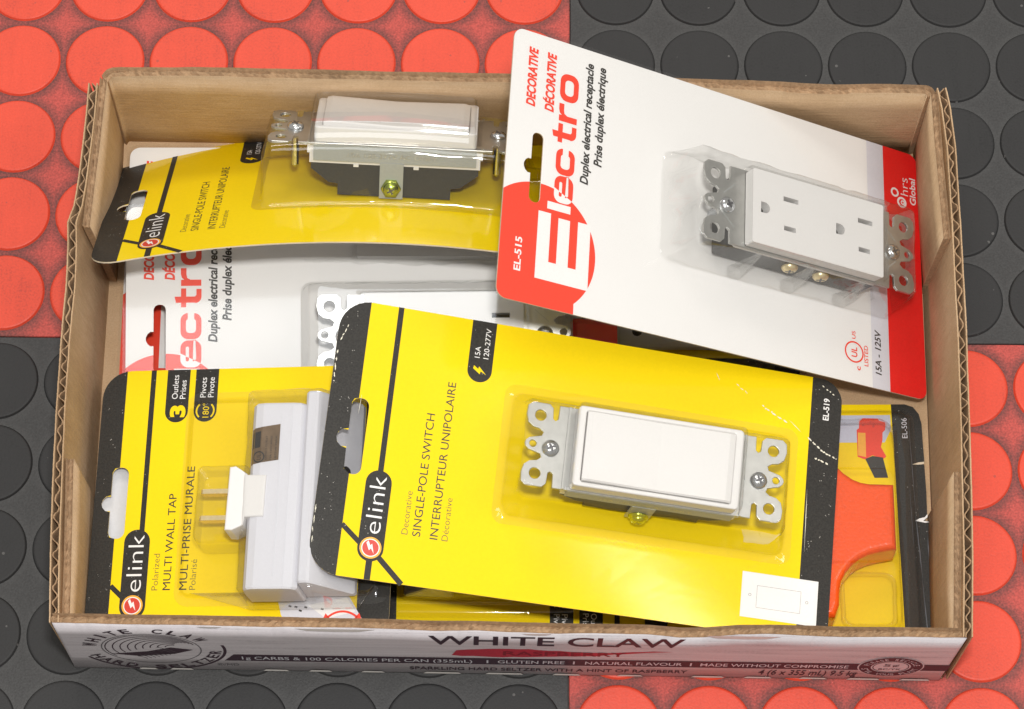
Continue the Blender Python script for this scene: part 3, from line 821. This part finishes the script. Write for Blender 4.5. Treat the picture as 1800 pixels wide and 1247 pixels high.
def tap_card(mb):
    W, H = 64.0, 58.8
    out = rrect(-W, W, -H, H, [12, 8, 8, 12])
    hole = slot_hole(-57.0, -50.0, -16.0, 15.4, -57.2, -0.6, 3.6)
    board(mb, out, hole, 'ink_yellow')
    bu = -54.0
    bandc = arc(-W+12, -H+12, 12, 180, 258, 8) + [(bu, -H), (bu, -16.0), (-56.2, -15.4), (-57.0, -13.4), (-57.0, -4.2), (-59.0, -3.7), (-60.3, -2.2), (-60.8, -0.6), (-60.3, 1.2), (-59.0, 2.6), (-57.0, 3.1), (-57.0, 13.2), (-56.0, 15.0), (bu, 15.4), (bu, H)] + arc(-W+12, H-12, 12, 102, 180, 8)
    poly(mb, bandc, L1, 'ink_black')
    poly(mb, [(50.4, -H)] + arc(W-8, -H+8, 8, 270, 360, 8) + arc(W-8, H-8, 8, 0, 90, 8) + [(50.4, H)], L1, 'ink_black')
    poly(mb, line((-42.4, H), (-42.4, -14), 2.2), L1, 'ink_black')
    poly(mb, line((-54, -36.5), (-45, -45), 2.1), L1+.02, 'ink_black')
    poly(mb, line((-44, -47), (-33, -H), 2.3), L1+.02, 'ink_black')
    elink_badge(mb, -49.6, -38.6, -51.0, -12.2, -45.2, 0, 0)
    for u0 in (-36.4, -24.0):
        poly(mb, arc(u0+4.95, 40.0, 4.95, 180, 360, 14) + [(u0+9.9, H), (u0, H)], L1, 'ink_black')
    text(mb, '3', -28.0, 37.3, 5.4, 7.0, L2, 'ink_yellow', bold=0.05)
    text(mb, 'Outlets', -31.4, 45.6, 10.8, 2.6, L2, 'ink_white')
    text(mb, 'Prises', -28.0, 45.6, 8.4, 2.6, L2, 'ink_white')
    text(mb, '180\u00b0', -17.4, 36.9, 6.4, 2.8, L2, 'ink_yellow')
    for s_ in (-1, 1):
        ringband(mb, -19.0, 40.0, 3.4, 4.1, L2, 'ink_yellow', 90-s_*90-48, 90-s_*90+48, 14)
    text(mb, 'Pivots', -19.2, 46.0, 9.0, 2.6, L2, 'ink_white')
    text(mb, 'Pivote', -15.8, 46.0, 9.0, 2.6, L2, 'ink_white')
    text(mb, 'Polarized', -33.9, -38.7, 15.8, 2.7, L1, 'ink_thin', bold=-0.008)
    text(mb, 'MULTI WALL TAP', -28.6, -38.7, 42.0, 3.4, L1, 'ink_text', bold=0.0)
    text(mb, 'MULTI-PRISE MURALE', -21.6, -38.7, 53.9, 3.4, L1, 'ink_text', bold=0.0)
    text(mb, 'Polaris\u00e9', -17.9, -38.7, 13.1, 2.7, L1, 'ink_thin', bold=-0.008)
    # photograph of the tap with the swing arrow
    poly(mb, [(16.5, -40.5), (47, -42.5), (53, -52.5), (54.5, -H+.1), (24, -H+.1), (19, -50)], L2, 'ink_grey')
    poly(mb, [(30, -46), (46, -43), (50, -49), (38, -52)], L2+.03, 'board_white')
    for a, b2 in ((24.5, -46.6), (28.6, -46.8), (26.4, -48.2), (35.5, -47.6), (22, -46.2)):
        poly(mb, line((a, b2), (a+1.2, b2-.35), 0.75), L3, 'ink_text')
    ringband(mb, 44.6, -57.6, 8.2, 9.1, L3, 'ink_red', 44, 136, 16)
    for s_ in (-1, 1):
        poly(mb, [(44.6+s_*8.6, -53.6), (44.6+s_*4.6, -52.4), (44.6+s_*7.0, -49.6)], L3, 'ink_red')
    text(mb, '180\u00b0', 45.6, -58.4, 6.2, 2.6, L3, 'ink_red')

def adapter_card(mb):
    W, H = 63.0, 58.5
    right = [(56, H), (59.5, 57.2), (61.8, 54), (62.8, 49.5), (62.9, 40), (63.1, 31.8), (62.2, 31.3), (63.0, 30.7), (63.2, 18), (63.0, 8.2), (62.0, 7.0), (61.0, 6.2), (62.4, 5.6), (64.2, 5.2),
             (64.6, -4), (65.4, -20), (65.8, -42), (65.2, -H)]
    out = [(-W, -H)] + right[::-1] + [(-W, H)]
    board(mb, out, None, 'ink_yellow')
    poly(mb, [(50.0, H)] + right + [(51.2, -H)], L1, 'ink_black')
    poly(mb, [(57.6, 31.0), (60.5, 31.9), (63.0, 32.2), (62.9, 31.2), (62.0, 31.0), (60, 30.9)], L2, 'board_edge')
    poly(mb, [(57.8, 5.6), (59.5, 6.6), (62.0, 7.2), (63.1, 8.6), (63.1, 7.2), (61.2, 5.6), (64.0, 5.0), (62, 4.7)], L2, 'board_white')
    poly(mb, [(63.5, 3), (64.5, 3), (65.3, -20), (65.6, -41), (64.9, -25), (64.2, -10)], L2, 'ink_hair')
    random.seed(21)
    for u0, v0, u1, v1, w in ((57.4, 52, 58.2, 8, .35), (58.2, 8, 59.6, -20, .5), (59.6, -20, 61.0, -56, .4), (62.4, -2, 63.4, -30, .9), (56.0, 20, 56.6, -6, .2)):
        fleck(mb, (u0, v0), (u1, v1), w, 'ink_blue_grey')  # thin blue-grey streaks down the black edge
    poly(mb, [(8, 53.4), (49.4, 53.6), (49.4, 47.0), (46.5, 41.1), (8, 41.1)], L1, 'ink_picture_blue')
    poly(mb, [(36.0, 50.6), (37.5, 52.2), (44.0, 52.0), (44.6, 51.0), (47.2, 50.2), (47.0, 46.8), (45.8, 45.6), (45.6, 42), (44.8, 39.0), (46.9, 34.6), (45.6, 33.6), (41.0, 35.2), (37.5, 33.4), (34.6, 34.6), (34.7, 46.8), (35.7, 47.6)], L2, 'ink_red')
    poly(mb, [(35.2, 45.6), (38.4, 45.4), (38.2, 34.4), (34.8, 35.2)], L3, 'ink_logo_orange')
    for c in ((37.6, 49.0), (40.8, 50.6), (42.0, 48.4)): poly(mb, circle(c[0], c[1], .55, 10), L3, 'ink_logo_red')
    poly(mb, [(37.8, 33.6), (41, 34.9), (45.4, 34.2), (47.2, 25.0), (41.4, 25.0)], L2+.02, 'ink_text')
    text(mb, 'EL-506', 56.4, 43.0, 9.2, 2.4, L2, 'ink_grey', bold=0.0)

# ---- devices (local to a card: u along it, v across it, h above its face)
def ear_half(sgn, tip, root):
    """upper half outline of one strap ear, from the root to the tip; sgn -1 left, +1 right"""
    d = (root - tip)*(-sgn)          # length of the ear, positive
    x = lambda t: root + sgn*t*abs(root-tip)/18.5
    return [(x(0.0), 17.4), (x(5.4), 17.4), (x(5.6), 11.6), (x(6.6), 10.7), (x(7.7), 11.4), (x(8.0), 16.0), (x(9.6), 17.6), (x(16.4), 17.6), (x(18.2), 16.0), (x(18.5), 12.4), (x(17.6), 9.0), (x(15.4), 7.2),
            (x(12.6), 6.7), (x(11.0), 5.4), (x(11.6), 3.8), (x(14.2), 3.1), (x(16.4), 2.5), (x(17.8), 1.2), (x(18.1), 0.0)]
def strap_outline(ul, ur, rl, rr):
    le = ear_half(-1, ul, rl); ri = ear_half(1, ur, rr)
    lower = lambda e: [(a, -b2) for a, b2 in e[::-1][1:]]
    return le + lower(le) + lower(ri)[::-1][:0] + [(a, -b2) for a, b2 in ri[:-1]] + ri[::-1]
def pan_screw(mb, cu, cv, h, r, mat, shank=0, hexa=False):
    mb.lathe([(r, h), (r*0.98, h+r*0.22), (r*0.78, h+r*0.48), (r*0.42, h+r*0.60)], cu, cv, mat, 20)
    a = 0.5
    for k in (0, 1):
        ca, sa = math.cos(a+k*math.pi/2), math.sin(a+k*math.pi/2)
        w, l = r*0.12, r*0.50
        pts = [(-l, -w), (l, -w), (l, w), (-l, w)]
        mb.add([(cu+ca*x-sa*y, cv+sa*x+ca*y, h+r*0.615+k*.03) for x, y in pts], [(0, 1, 2, 3)], 'screw_shade')
    if shank:
        prof = []
        n = int(shank/0.8)
        for i in range(n+1):
            z = h-i*0.8
            prof += [(1.75, z), (1.35, z-0.4)]
        prof += [(0.5, h-shank-1.2)]
        mb.lathe(prof, cu, cv, mat, 12)

def make_switch(root, u0, v0, h, fit):
    """decorator switch: steel strap, white frame, rocker, black body, screws; fit places it rigidly on the card"""
    T = lambda a, b2, c: fit(a+u0, b2+v0, c+h)
    def part(name, parent, mb): return mb.build(name, parent, warp=T)
    # body (housing + collar + frame) ------------------------------------------------
    b = MB()
    prof = [(-35.5, -2.6), (35.5, -2.6), (35.5, -12), (28, -18), (24, -18.5), (24, -23.5), (-24, -23.5), (-24, -18.5), (-28, -18), (-35.5, -12)]
    n = len(prof)
    b.add([(a, -15.6, c) for a, c in prof]+[(a, 15.6, c) for a, c in prof],
          [list(range(n)), list(range(n, 2*n))[::-1]]+[(i, n+i, n+(i+1) % n, (i+1) % n) for i in range(n)], 'plastic_black')
    for s_ in (-1, 1):                                      # white inner shell showing below the strap
        b.box(-36.2, 36.2, s_*15.7 if s_ > 0 else -16.3, 16.3 if s_ > 0 else -15.7, -9.0, -1.2, 'plastic_white')
        for a in (-17.5, 8.0): b.box(a, a+2.2, 15.7 if s_ > 0 else -16.5, 16.5 if s_ > 0 else -15.7, -10.2, -9.0, 'plastic_white')
        for a in (-37.2, 35.2): b.box(a, a+2.0, 15.7 if s_ > 0 else -16.6, 16.6 if s_ > 0 else -15.7, -4.5, -0.5, 'plastic_white')
    o = [(a, b2) for a, b2 in rrect(-34.4, 34.4, -16.9, 16.9, 1.8)]
    i_ = [(a, b2) for a, b2 in rrect(-31.0, 31.0, -14.9, 14.9, 1.0)]
    v, f = fill2d([o, i_], 7.2, 0.7, 2)
    b.add([(a, b2, c+0.4) for a, b2, c in v], f, 'plastic_white', False)
    b.box(-31.5, 31.5, -15.2, 15.2, 0.5, 1.2, 'plastic_grey_white')
    body = part('switch_body', root, b)
    r = MB()
    k = 26; rings = []
    def rock(t): return 9.8 - 2.8*(t if t < 0.5 else 0.5) + (t-0.5)*1.3*(t > .5)
    v = []; f = []
    for i in range(k+1):
        t = i/k; a = -30.75+61.5*t
        z = rock(t) - 0.7*(1 if i in (0, k) else 0)
        v += [(a, -14.7, 1.3), (a, -14.7, z-.6), (a, -14.1, z), (a, 14.1, z), (a, 14.7, z-.6), (a, 14.7, 1.3)]
    for i in range(k):
        for j in range(5): f.append((6*i+j, 6*i+6+j, 6*i+7+j, 6*i+1+j))
    f += [list(range(6)), [6*k+j for j in range(6)][::-1]]
    r.add(v, f, 'plastic_white')
    part('rocker', body, r)
    s = MB()
    out = strap_outline(-54.3, 54.3, -35.6, 35.6)
    holes = [circle(x, y, 2.35, 16) for x in (-48.6, 48.6) for y in (-12.3, 12.3)] + [circle(x, 0, 1.5, 12) for x in (-50.6, 50.6)]
    v, f = fill2d([out]+holes, 1.2, 0.18, 1)
    s.add([(a, b2, c-0.7) for a, b2, c in v], f, 'zinc')
    for x in (-36.8, 36.8): s.box(x-.45, x+.45, -17.3, 17.3, 0.52, 1.3, 'zinc')        # stamped ribs
    for s_ in (-1, 1):
        a, c = (16.75, 17.55) if s_ > 0 else (-17.55, -16.75)
        s.box(-34.5, 34.5, a, c, -7.5, -0.2, 'zinc_dull')                                # side skirts
    s.box(-6.2, 3.8, -17.7, -16.9, -23.5, -7.4, 'zinc_dull')                               # earth tab
    # faint stamped rating on the skirt
    text(s, '15A 120-277V AC ONLY', -20, -5.4, 38, 2.2, 0, 'zinc', rot=0, fn=lambda a, b2, c: (a, -17.62, b2))
    strap = part('mounting_strap', body, s)
    for x in (-43.3, 43.3):
        q = MB(); pan_screw(q, x, -1.2, 0.55, 3.6, 'screw_steel', shank=17)
        part('screw', body, q)
    q = MB()
    # green hexagon earth screw, axis along -v
    tmp = MB(); pan_screw(tmp, 0, 0, 0.0, 3.3, 'green_zinc'); tmp.lathe([(4.3, -1.6), (4.3, -0.1), (3.4, 0.0)], 0, 0, 'green_zinc', 6, True)
    q.v = [(a-1.2, -17.7-c-1.6, b2-18.5) for a, b2, c in tmp.v]; q.f = [g for g in tmp.f]; q.m = tmp.m; q.s = tmp.s; q.slots = tmp.slots
    part('earth_screw', body, q)
    return body

def make_receptacle(root, u0, v0, h, fit):
    T = lambda a, b2, c: fit(a+u0, b2+v0, c+h)
    def part(name, parent, mb): return mb.build(name, parent, warp=T)
    b = MB()
    o = rrect(-33.6, 33.6, -16.6, 16.6, 0.9)
    holes = []
    for s_ in (-1, 1):
        cx = 19.2*s_
        g = cx - 10.0
        gx = cx-8.4
        holes.append([(gx-1.9, -2.4), (gx+0.2, -2.4)] + arc(gx+.2, 0, 2.4, -90, 90, 8)[1:-1] + [(gx+.2, 2.4), (gx-1.9, 2.4)])
        holes.append([(cx+1.0, 5.5), (cx+8.6, 5.5), (cx+8.6, 7.6), (cx+1.0, 7.6)])
        holes.append([(cx+1.4, -7.6), (cx+7.4, -7.6), (cx+7.4, -5.5), (cx+1.4, -5.5)])
    v, f = fill2d([o]+holes, 5.4, 0.0)
    b.add([(a, b2, c+1.0) for a, b2, c in v], f, 'plastic_white')
    b.box(-33.4, 33.4, -16.4, 16.4, 0.25, 1.6, 'dark_slot')  # dark-coloured sheet stands in for the shade deep in the slots
    # white shoulder frame and dark body
    v, f = fill2d([rrect(-36.5, 36.5, -16.3, 16.3, 1.0)], 4.4, 0.3, 1)
    b.add([(a, b2, c-4.2) for a, b2, c in v], f, 'plastic_white')
    v, f = fill2d([rrect(-38, 38, -15.4, 15.4, 1.2)], 13.0, 0.4, 1)
    b.add([(a, b2, c-17.3) for a, b2, c in v], f, 'plastic_dark_grey')
    body = part('receptacle_body', root, b)
    s = MB()
    out = strap_outline(-54.3, 54.3, -35.6, 35.6)
    hs = [circle(x, y, 2.35, 16) for x in (-48.6, 48.6) for y in (-12.3, 12.3)] + [circle(x, 0, 1.5, 12) for x in (-50.6, 50.6)]
    v, f = fill2d([out]+hs, 1.2, 0.18, 1)
    s.add([(a, b2, c-0.5) for a, b2, c in v], f, 'zinc')
    for x in (-41, 41):
        for q_ in (-1, 1):
            s.add([(x+px, py*q_, 0.72) for px, py in line((-3.5 if x < 0 else 3.5, 4.5), (2.5 if x < 0 else -2.5, 10.0), 0.3)], [(0, 1, 2, 3)], 'zinc_dull')
    part('mounting_strap', body, s)
    for x in (-42.6, 42.6):
        q = MB(); pan_screw(q, x, -0.8, 0.7, 3.6, 'screw_steel', shank=12); part('screw', body, q)
    for x in (-3.5, 12.5):
        tmp = MB(); pan_screw(tmp, 0, 0, 0, 3.6, 'brass')
        q = MB(); q.v = [(a+x, -15.4-c, b2-9.5) for a, b2, c in tmp.v]; q.f = tmp.f; q.m = tmp.m; q.s = tmp.s; q.slots = tmp.slots
        part('terminal_screw', body, q)
    return body

def crinkle(warp, amp, lo, hi, seed):
    """small uneven dents in the walls of a formed shell; flanges stay flat"""
    from mathutils import noise as mn
    def fn(a, b2, c):
        if lo < c < hi:
            p = Vector((a/6.5+seed, b2/6.5, c/5.0)); q = Vector((a/2.7, b2/2.7+seed, c/2.5))
            d1 = mn.noise_vector(p); d2 = mn.noise_vector(q)
            a += amp*(d1.x+0.4*d2.x); b2 += amp*(d1.y+0.4*d2.y); c += amp*0.5*(d1.z+0.4*d2.z)
        return warp(a, b2, c)
    return fn
def blister_switch(root, warp, top=31.0):
    """clear bubble: ear-height shelf with a taller box over the frame and rocker"""
    b = MB()
    R_ = lambda u0, u1, v0, v1, r, h: ring3(u0, u1, v0, v1, r, h)
    b.loft([R_(-36, 90, -27, 33, 5, 0.5), R_(-33.0, 86.5, -23.5, 29.5, 4, 0.8), R_(-32.0, 85.5, -22.8, 28.5, 4, 2.0), R_(-31.6, 81.0, -23.6, 20.6, 4, top-12.0), R_(-31.0, 80.4, -21.9, 19.6, 3.6, top-4.5), R_(-30.0, 79.4, -20.2, 18.6, 3, top-1.0), R_(-28.6, 78.0, -18.6, 17.9, 3, top),
            R_(-10.6, 60.0, -18.3, 17.8, 2, top+0.05), R_(-10.3, 59.6, -18.0, 17.5, 2, top+8.0), R_(-9.7, 59.0, -17.4, 17.0, 1.8, top+8.8)], 'clear_blister')
    b.build('blister', root, warp=crinkle(warp, 0.55, 1.2, top-0.1, top), cut=((-36, 92), (-30, 36), 4.0))
def blister_receptacle(root, warp, hole, dv=0.0):
    b = MB()
    R_ = lambda u0, u1, v0, v1, r, h: ring3(u0, u1, v0+dv, v1+dv, r, h)
    # full-face film bonded to the board, with the bubble rising from it
    v, f = fill2d([rrect(-107, 107, -59.6, 59.6, 4.5), hole, rrect(-30.5, 88.5, -25.5+dv, 24.5+dv, 5)])
    b.add([(a, b2, 0.55) for a, b2, c in v], f, 'clear_film')
    b.loft([R_(-30.5, 88.5, -25.5, 24.5, 5, 0.55), R_(-29.4, 87.6, -24.6, 23.6, 4.5, 1.4), R_(-26.4, 85.0, -21.6, 19.4, 2.0, 21.4), R_(-26.0, 84.6, -21.2, 19.0, 1.7, 22.6), R_(-25.2, 83.8, -20.4, 18.3, 1.3, 23.2),
            R_(-4.6, 67.0, -20.2, 14.9, 1.4, 23.25), R_(-4.3, 66.7, -19.9, 14.6, 1.4, 27.2), R_(-3.8, 66.2, -19.4, 14.1, 1.2, 27.8)], 'clear_blister')
    for x in (6, 33, 60):                                   # stiffening ribs on the lower wall
        b.loft([R_(x-3.4, x+3.4, -25.4, -20, 1.5, 0.9), R_(x-3.0, x+3.0, -24.8, -20, 1.4, 6), R_(x-1.2, x+1.2, -22.2, -20, .8, 20)], 'clear_blister')
    b.build('blister', root, warp=crinkle(warp, 1.3, 1.0, 22.8, root.location.x*100), cut=((-106, 107), (-59, 60), 5.0))

def make_tap(root, fit):
    """three-outlet wall tap seen from its side: body, hinged plug with two blades, flared outlet face"""
    T = lambda a, b2, c: fit(a, b2, c*0.70)
    def part(name, parent, mb): return mb.build(name, parent, warp=T)
    b = MB()
    def prism(prof, v0, v1, mat, bev=0.8):
        n = len(prof)
        cu = sum(p[0] for p in prof)/n; ch = sum(p[1] for p in prof)/n
        sh = lambda p, k: (p[0]+(cu-p[0])*k, p[1]+(ch-p[1])*k)
        k = 0.06
        rings = [[(sh(p, k)[0], v0, sh(p, k)[1]) for p in prof], [(p[0], v0+bev, p[1]) for p in prof], [(p[0], v1-bev, p[1]) for p in prof], [(sh(p, k)[0], v1, sh(p, k)[1]) for p in prof]]
        b.loft(rings, mat, True, True, False)
    body_p = [(3.6, 4), (3.2, 20), (3.9, 27), (5.4, 30), (8.5, 31.0), (21, 30.6), (24.5, 29.8), (26.4, 27.5), (26.6, 4)]
    prism(body_p, -45.4, 34.6, 'plastic_grey_white')
    prism([(26.4, 2.0), (26.4, 30.2), (27.4, 31.6), (30.4, 31.8), (31.6, 31.0), (47.0, 6.5), (47.4, 3.0)], -43.2, 39.4, 'plastic_grey_white')
    b.box(16.2, 16.7, -40, 29, 30.6, 31.0, 'plastic_grey_white'); b.box(20.6, 20.9, -44.5, 33.8, 30.4, 30.85, 'plastic_grey_white')
    body = part('tap_body', root, b)
    # three outlets on the sloping face, two slots and an earth hole each
    def face(s, w): return (31.6+(47.0-31.6)*s, w, 31.0+(6.5-31.0)*s)
    for w in (-32, -12, 8):
        b = MB()
        for d in (-3.2, 3.2):
            pts = [face(.34, w+d-.8), face(.58, w+d-.8), face(.58, w+d+.8), face(.34, w+d+.8)]
            nrm = Vector((24.5, 0, 15.4)).normalized()*0.05
            b.add([(p[0]+nrm.x, p[1], p[2]+nrm.z) for p in pts], [(0, 1, 2, 3)], 'dark_slot')
        pts = [face(.68+.1*math.cos(2*math.pi*k/12), w+2.2*math.sin(2*math.pi*k/12)) for k in range(12)]
        b.add([(p[0]+.05, p[1], p[2]+.03) for p in pts], [list(range(12))], 'dark_slot')
        part('outlet', body, b)
    b = MB()
    # hinged plug
    pp = [(-4.6, -20.3), (-4.0, 6.6), (-1.5, 7.0), (3.4, 3.6), (3.6, 3.2), (11.5, 3.0), (11.2, -14.8), (3.4, -15.0), (3.0, -18.4), (-1.8, -20.6)]
    v, f = fill2d([pp], 19.0, 0.8, 2)
    b.add([(a, q, c+13.2) for a, q, c in v], f, 'plastic_white')
    plug = part('plug', body, b)
    for w in (-1.9, -13.4):
        q = MB(); v, f = fill2d([[(-17.2, 18.5), (-16.4, 17.2), (-4.4, 17.2), (-4.4, 23.2), (-16.4, 23.2), (-17.2, 22.0)]], 2.1, .2, 1)
        q.add([(a, w-0.75+c, z) for a, z, c in v], f, 'brass')
        part('blade', plug, q)
    q = MB()
    def onbody(a, b2, lift):
        pr = [(3.55, 22), (3.9, 27), (5.4, 30), (8.5, 31.0), (21, 30.6)]
        if a <= 3.9: return (3.2, b2, 24+a)
        for (x0, z0), (x1, z1) in zip(pr[1:], pr[2:]):
            if a <= x1: return (a, b2, z0+(z1-z0)*(a-x0)/(x1-x0)+lift)
        return (a, b2, 31+lift)
    def curved(pts_u, v0, v1, lift, mat):
        vv = []
        for a in pts_u: vv += [onbody(a, v0 + (a-4)*.15, lift), onbody(a, v1 + (a-4)*.15, lift)]
        q.add(vv, [(2*i, 2*i+2, 2*i+3, 2*i+1) for i in range(len(pts_u)-1)], mat)
    curved([4.1, 4.6, 5.4, 6.5, 7.5, 8.5, 12, 16], 7.8, 23.4, 0.12, 'foil_label')
    curved([4.3, 5.0, 5.6, 6.8, 8.0], 14.6, 21.6, 0.2, 'foil_dark')
    tq = MB(); ringband(tq, 7.6, 11.0, 2.0, 2.5, 0, 'ink_hair', n=20); text(tq, 'UL', 8.6, 9.7, 2.6, 2.0, 0, 'ink_hair'); 
    for i, t_ in enumerate(('LISTED 3 OUTLET', '15A 125V 60HZ', '1875W MAX')):
        text(tq, t_, 11.0+2.0*i, 9.6, 10.5, 0.8, 0, 'foil_dark')
    q.add([onbody(a, b2, 0.24) for a, b2, c in tq.v], tq.f, 'foil_dark')
    part('rating_label', body, q)
    return body
def blister_tap(root, warp):
    b = MB()
    R_ = lambda u0, u1, v0, v1, r, h: ring3(u0, u1, v0, v1, r, h)
    b.loft([R_(-30, 60.5, -46, 48, 6, 0.4), R_(-27.6, 56, -42.2, 43.8, 5, 0.6), R_(-27, 55.4, -41.6, 43.2, 4.6, 2.4), R_(-26, 54.4, -40.8, 42.4, 4, 3.0),
            R_(1.6, 49.5, -48.5, 41.0, 2.5, 3.2), R_(2.2, 48.8, -47.6, 40.6, 2.2, 6), R_(2.0, 33.6, -46.6, 40.2, 2.0, 31.6), R_(2.8, 32.8, -45.8, 39.6, 1.8, 32.8), R_(4.0, 31.6, -44.6, 38.4, 1.5, 33.0)], 'clear_blister')
    b.loft([R_(-19.5, 3, -24, 9.6, 3, 3.1), R_(-19, 3, -23.6, 9.2, 2.6, 24), R_(-18, 3, -22.6, 8.4, 2, 25)], 'clear_blister')
    b.build('blister', root, warp=crinkle(warp, 0.6, 3.4, 32.5, 3.0), cut=((-30, 60), (-48, 48), 4.5))

def make_adapter(root, fit):
    T = lambda a, b2, c: fit(a, b2, c)
    out = ([(46.8, 15.2), (46.6, -13.2)] + [(40, -14.4), (35.3, -15.6), (31, -17.6), (28, -20), (25, -23.5), (22.9, -27.4), (22.1, -32), (21.8, -37.2), (19.8, -42.6), (2, -44)]
           + [(0, -44), (0, 46)] + [(15, 45.6), (16.4, 34), (18.6, 28.6), (22.8, 23.7), (26, 20.4), (29.7, 17.6), (33, 16.2), (36.7, 15.5)])
    b = MB()
    v, f = fill2d([out[::-1]], 20.0, 2.8, 4)
    b.add([(a, q, c+1.6) for a, q, c in v], f, 'plastic_orange', False)
    body = b.build('adapter_body', root, warp=T)
    for w in (-6, 6):
        q = MB(); q.box(46.7, 46.95, w-1.0, w+1.0, 9, 16, 'dark_slot'); q.build('outlet_slot', body, warp=T)
    return body
def blister_adapter(root, warp):
    b = MB()
    R_ = lambda u0, u1, v0, v1, r, h: ring3(u0, u1, v0, v1, r, h)
    b.loft([R_(-20, 59.5, -58, 56.0, 6, 0.4), R_(-19, 57.6, -56, 54.8, 5.5, 0.6), R_(-18.4, 57.0, -55.4, 54.2, 5, 2.6), R_(-17, 56.0, -54.4, 53.2, 4.5, 3.0),
            R_(-4, 49.4, -46.5, 48, 6, 3.1), R_(-3, 48.6, -45.6, 46.8, 6, 14), R_(-2, 47.6, -20, 22, 6, 21.6), R_(-1, 46.6, -19, 21, 5, 22.6)], 'clear_blister')
    # shallow pockets beside the stem
    b.loft([R_(24, 48, -43, -18, 5, 3.2), R_(24.6, 47.4, -42.4, -18.6, 4.6, 5.2), R_(25.4, 46.6, -41.6, -19.4, 4, 5.4), R_(26.2, 45.8, -40.8, -20.2, 3.6, 3.4)], 'clear_blister', False, False)
    b.build('blister', root, warp=crinkle(warp, 0.5, 1.0, 22.4, 5.0), cut=((-20, 60), (-58, 56), 4.5))

def rigid(warp, u0):
    """the device stays stiff: follow the card's sag only by offset and slope at u0"""
    e = 1.0
    z0 = warp(u0, 0, 0)[2]; s = (warp(u0+e, 0, 0)[2]-warp(u0-e, 0, 0)[2])/(2*e)
    return lambda a, b2, c: (a - s*c, b2, c + z0 + s*(a-u0))
def twist_bow(W, H, tw, bow):
    return lambda a, b2, c: (a, b2, c + tw*4*a*b2/(W*H) - bow*(2*a/W)**2)

def pack(kind, name, q, tw, bow, label, cat, group=None, scuffs=False, dv=0.0, du=0.0, dh=0.0, size=(1, 1)):
    root = empty(name, q[:3], (q[4], q[5], q[3]))
    root.scale = (size[0], size[1], 1)
    tag(root, label, cat, group)
    W, H = {'switch': (216, 116), 'receptacle': (211.4, 117), 'tap': (128, 117.6), 'adapter': (126, 117)}[kind]
    warp = twist_bow(W, H, tw, bow)
    need = tw or bow
    mb = MB()
    {'switch': switch_card, 'receptacle': receptacle_card, 'tap': tap_card, 'adapter': adapter_card}[kind](mb)
    if scuffs: switch_scuffs(mb)
    mb.build('backing_card', root, warp=warp, cut=(((-W/2+4, W/2), (-H/2+4, H/2), 8.0) if need else None))
    if kind == 'switch':
        off = lambda a, b2, c: warp(a+du, b2+dv, c)
        blister_switch(root, off, top=31.0-dh)
        make_switch(root, 24.4+du, 0.2+dv, 28.0-dh, rigid(warp, 24))
    elif kind == 'receptacle':
        blister_receptacle(root, warp, slot_hole(-93.8, -88.5, -15.0, 15.3, -93.6, 0.3, 3.5), dv)
        make_receptacle(root, 31.3+du, -2.6+dv, 20.0, rigid(warp, 31))
    elif kind == 'tap':
        blister_tap(root, lambda a, b2, c: warp(a+du, b2, c*0.70))
        fit = rigid(warp, 15)
        make_tap(root, lambda a, b2, c: fit(a+du, b2, c))
    else:
        blister_adapter(root, warp)
        make_adapter(root, rigid(warp, 20))
    return root

GS, GR, GT = 'yellow light switch blister packs', 'white receptacle blister packs', 'yellow wall tap blister packs'
# the pile, lowest first
pack('receptacle', 'receptacle_pack', (-65.0, 38.5, 4.0, 0.008, 0.005, 0.0), 0, 0,
     'white receptacle pack on the box floor, only its rounded rear corner and left edge showing', 'blister pack', GR, dv=14.0)
pack('tap', 'wall_tap_pack', (66.0, 47.0, 6.0, -1.5708, 0, 0), 0, 0,
     'wall tap pack laid crosswise, only its black end showing below the tilted white pack', 'blister pack', GT)
pack('tap', 'wall_tap_pack', (2.8, -73.5, 6.0, 3.1416, 0, 0), 0, 0,
     'wall tap pack lying upside down along the torn front wall under the yellow switch pack', 'blister pack', GT)
pack('adapter', 'adapter_pack', (114.5, -82.9, 5.0, 0.0127, 0, 0), 0, 0,
     'yellow pack with orange outlet adapter and torn black edge in the right front corner', 'blister pack')
pack('receptacle', 'receptacle_pack', (-60.3, -0.3, 20.0, 0.026, 0.20, 0.012), 0, 0,
     'white receptacle pack lying flat, half covered by the yellow packs around it', 'blister pack', GR)
pack('tap', 'wall_tap_pack', (-110.8, -82.0, 25.0, 0.0, 0.0, 3.12), 0, 0,
     'wall tap pack face down, its pale back seen through the slot of another pack', 'blister pack', GT, size=(0.955, 0.97))
pack('tap', 'wall_tap_pack', (-110.97, -80.4, 37.2, -0.0218, 0.0, -0.149), 0, 0,
     'yellow wall tap pack with white three outlet tap and brass blades at the left front', 'blister pack', GT, du=3.2)
pack('switch', 'switch_pack', (29.8, -71.2, 48.9, -0.09, 0.042, 0.18), -2.85, 0,
     'yellow switch pack on top in front, white rocker facing up, scuffed black corner', 'blister pack', GS, scuffs=True)
pack('switch', 'switch_pack', (-68.1, 59.6, 44.0, 0.0, -0.742, -0.006), 0, 12,
     'bowed yellow switch pack leaning on the rear wall, switch seen from its side', 'blister pack', GS, du=-7.2, dv=4.0, dh=4.0)
pack('receptacle', 'receptacle_pack', (87.75, 35.54, 66.0, -0.0229, 0.0164, 0.5401), -3.1, 0,
     'white receptacle pack tilted over the rear wall of the box, its left end raised highest', 'blister pack', GR)
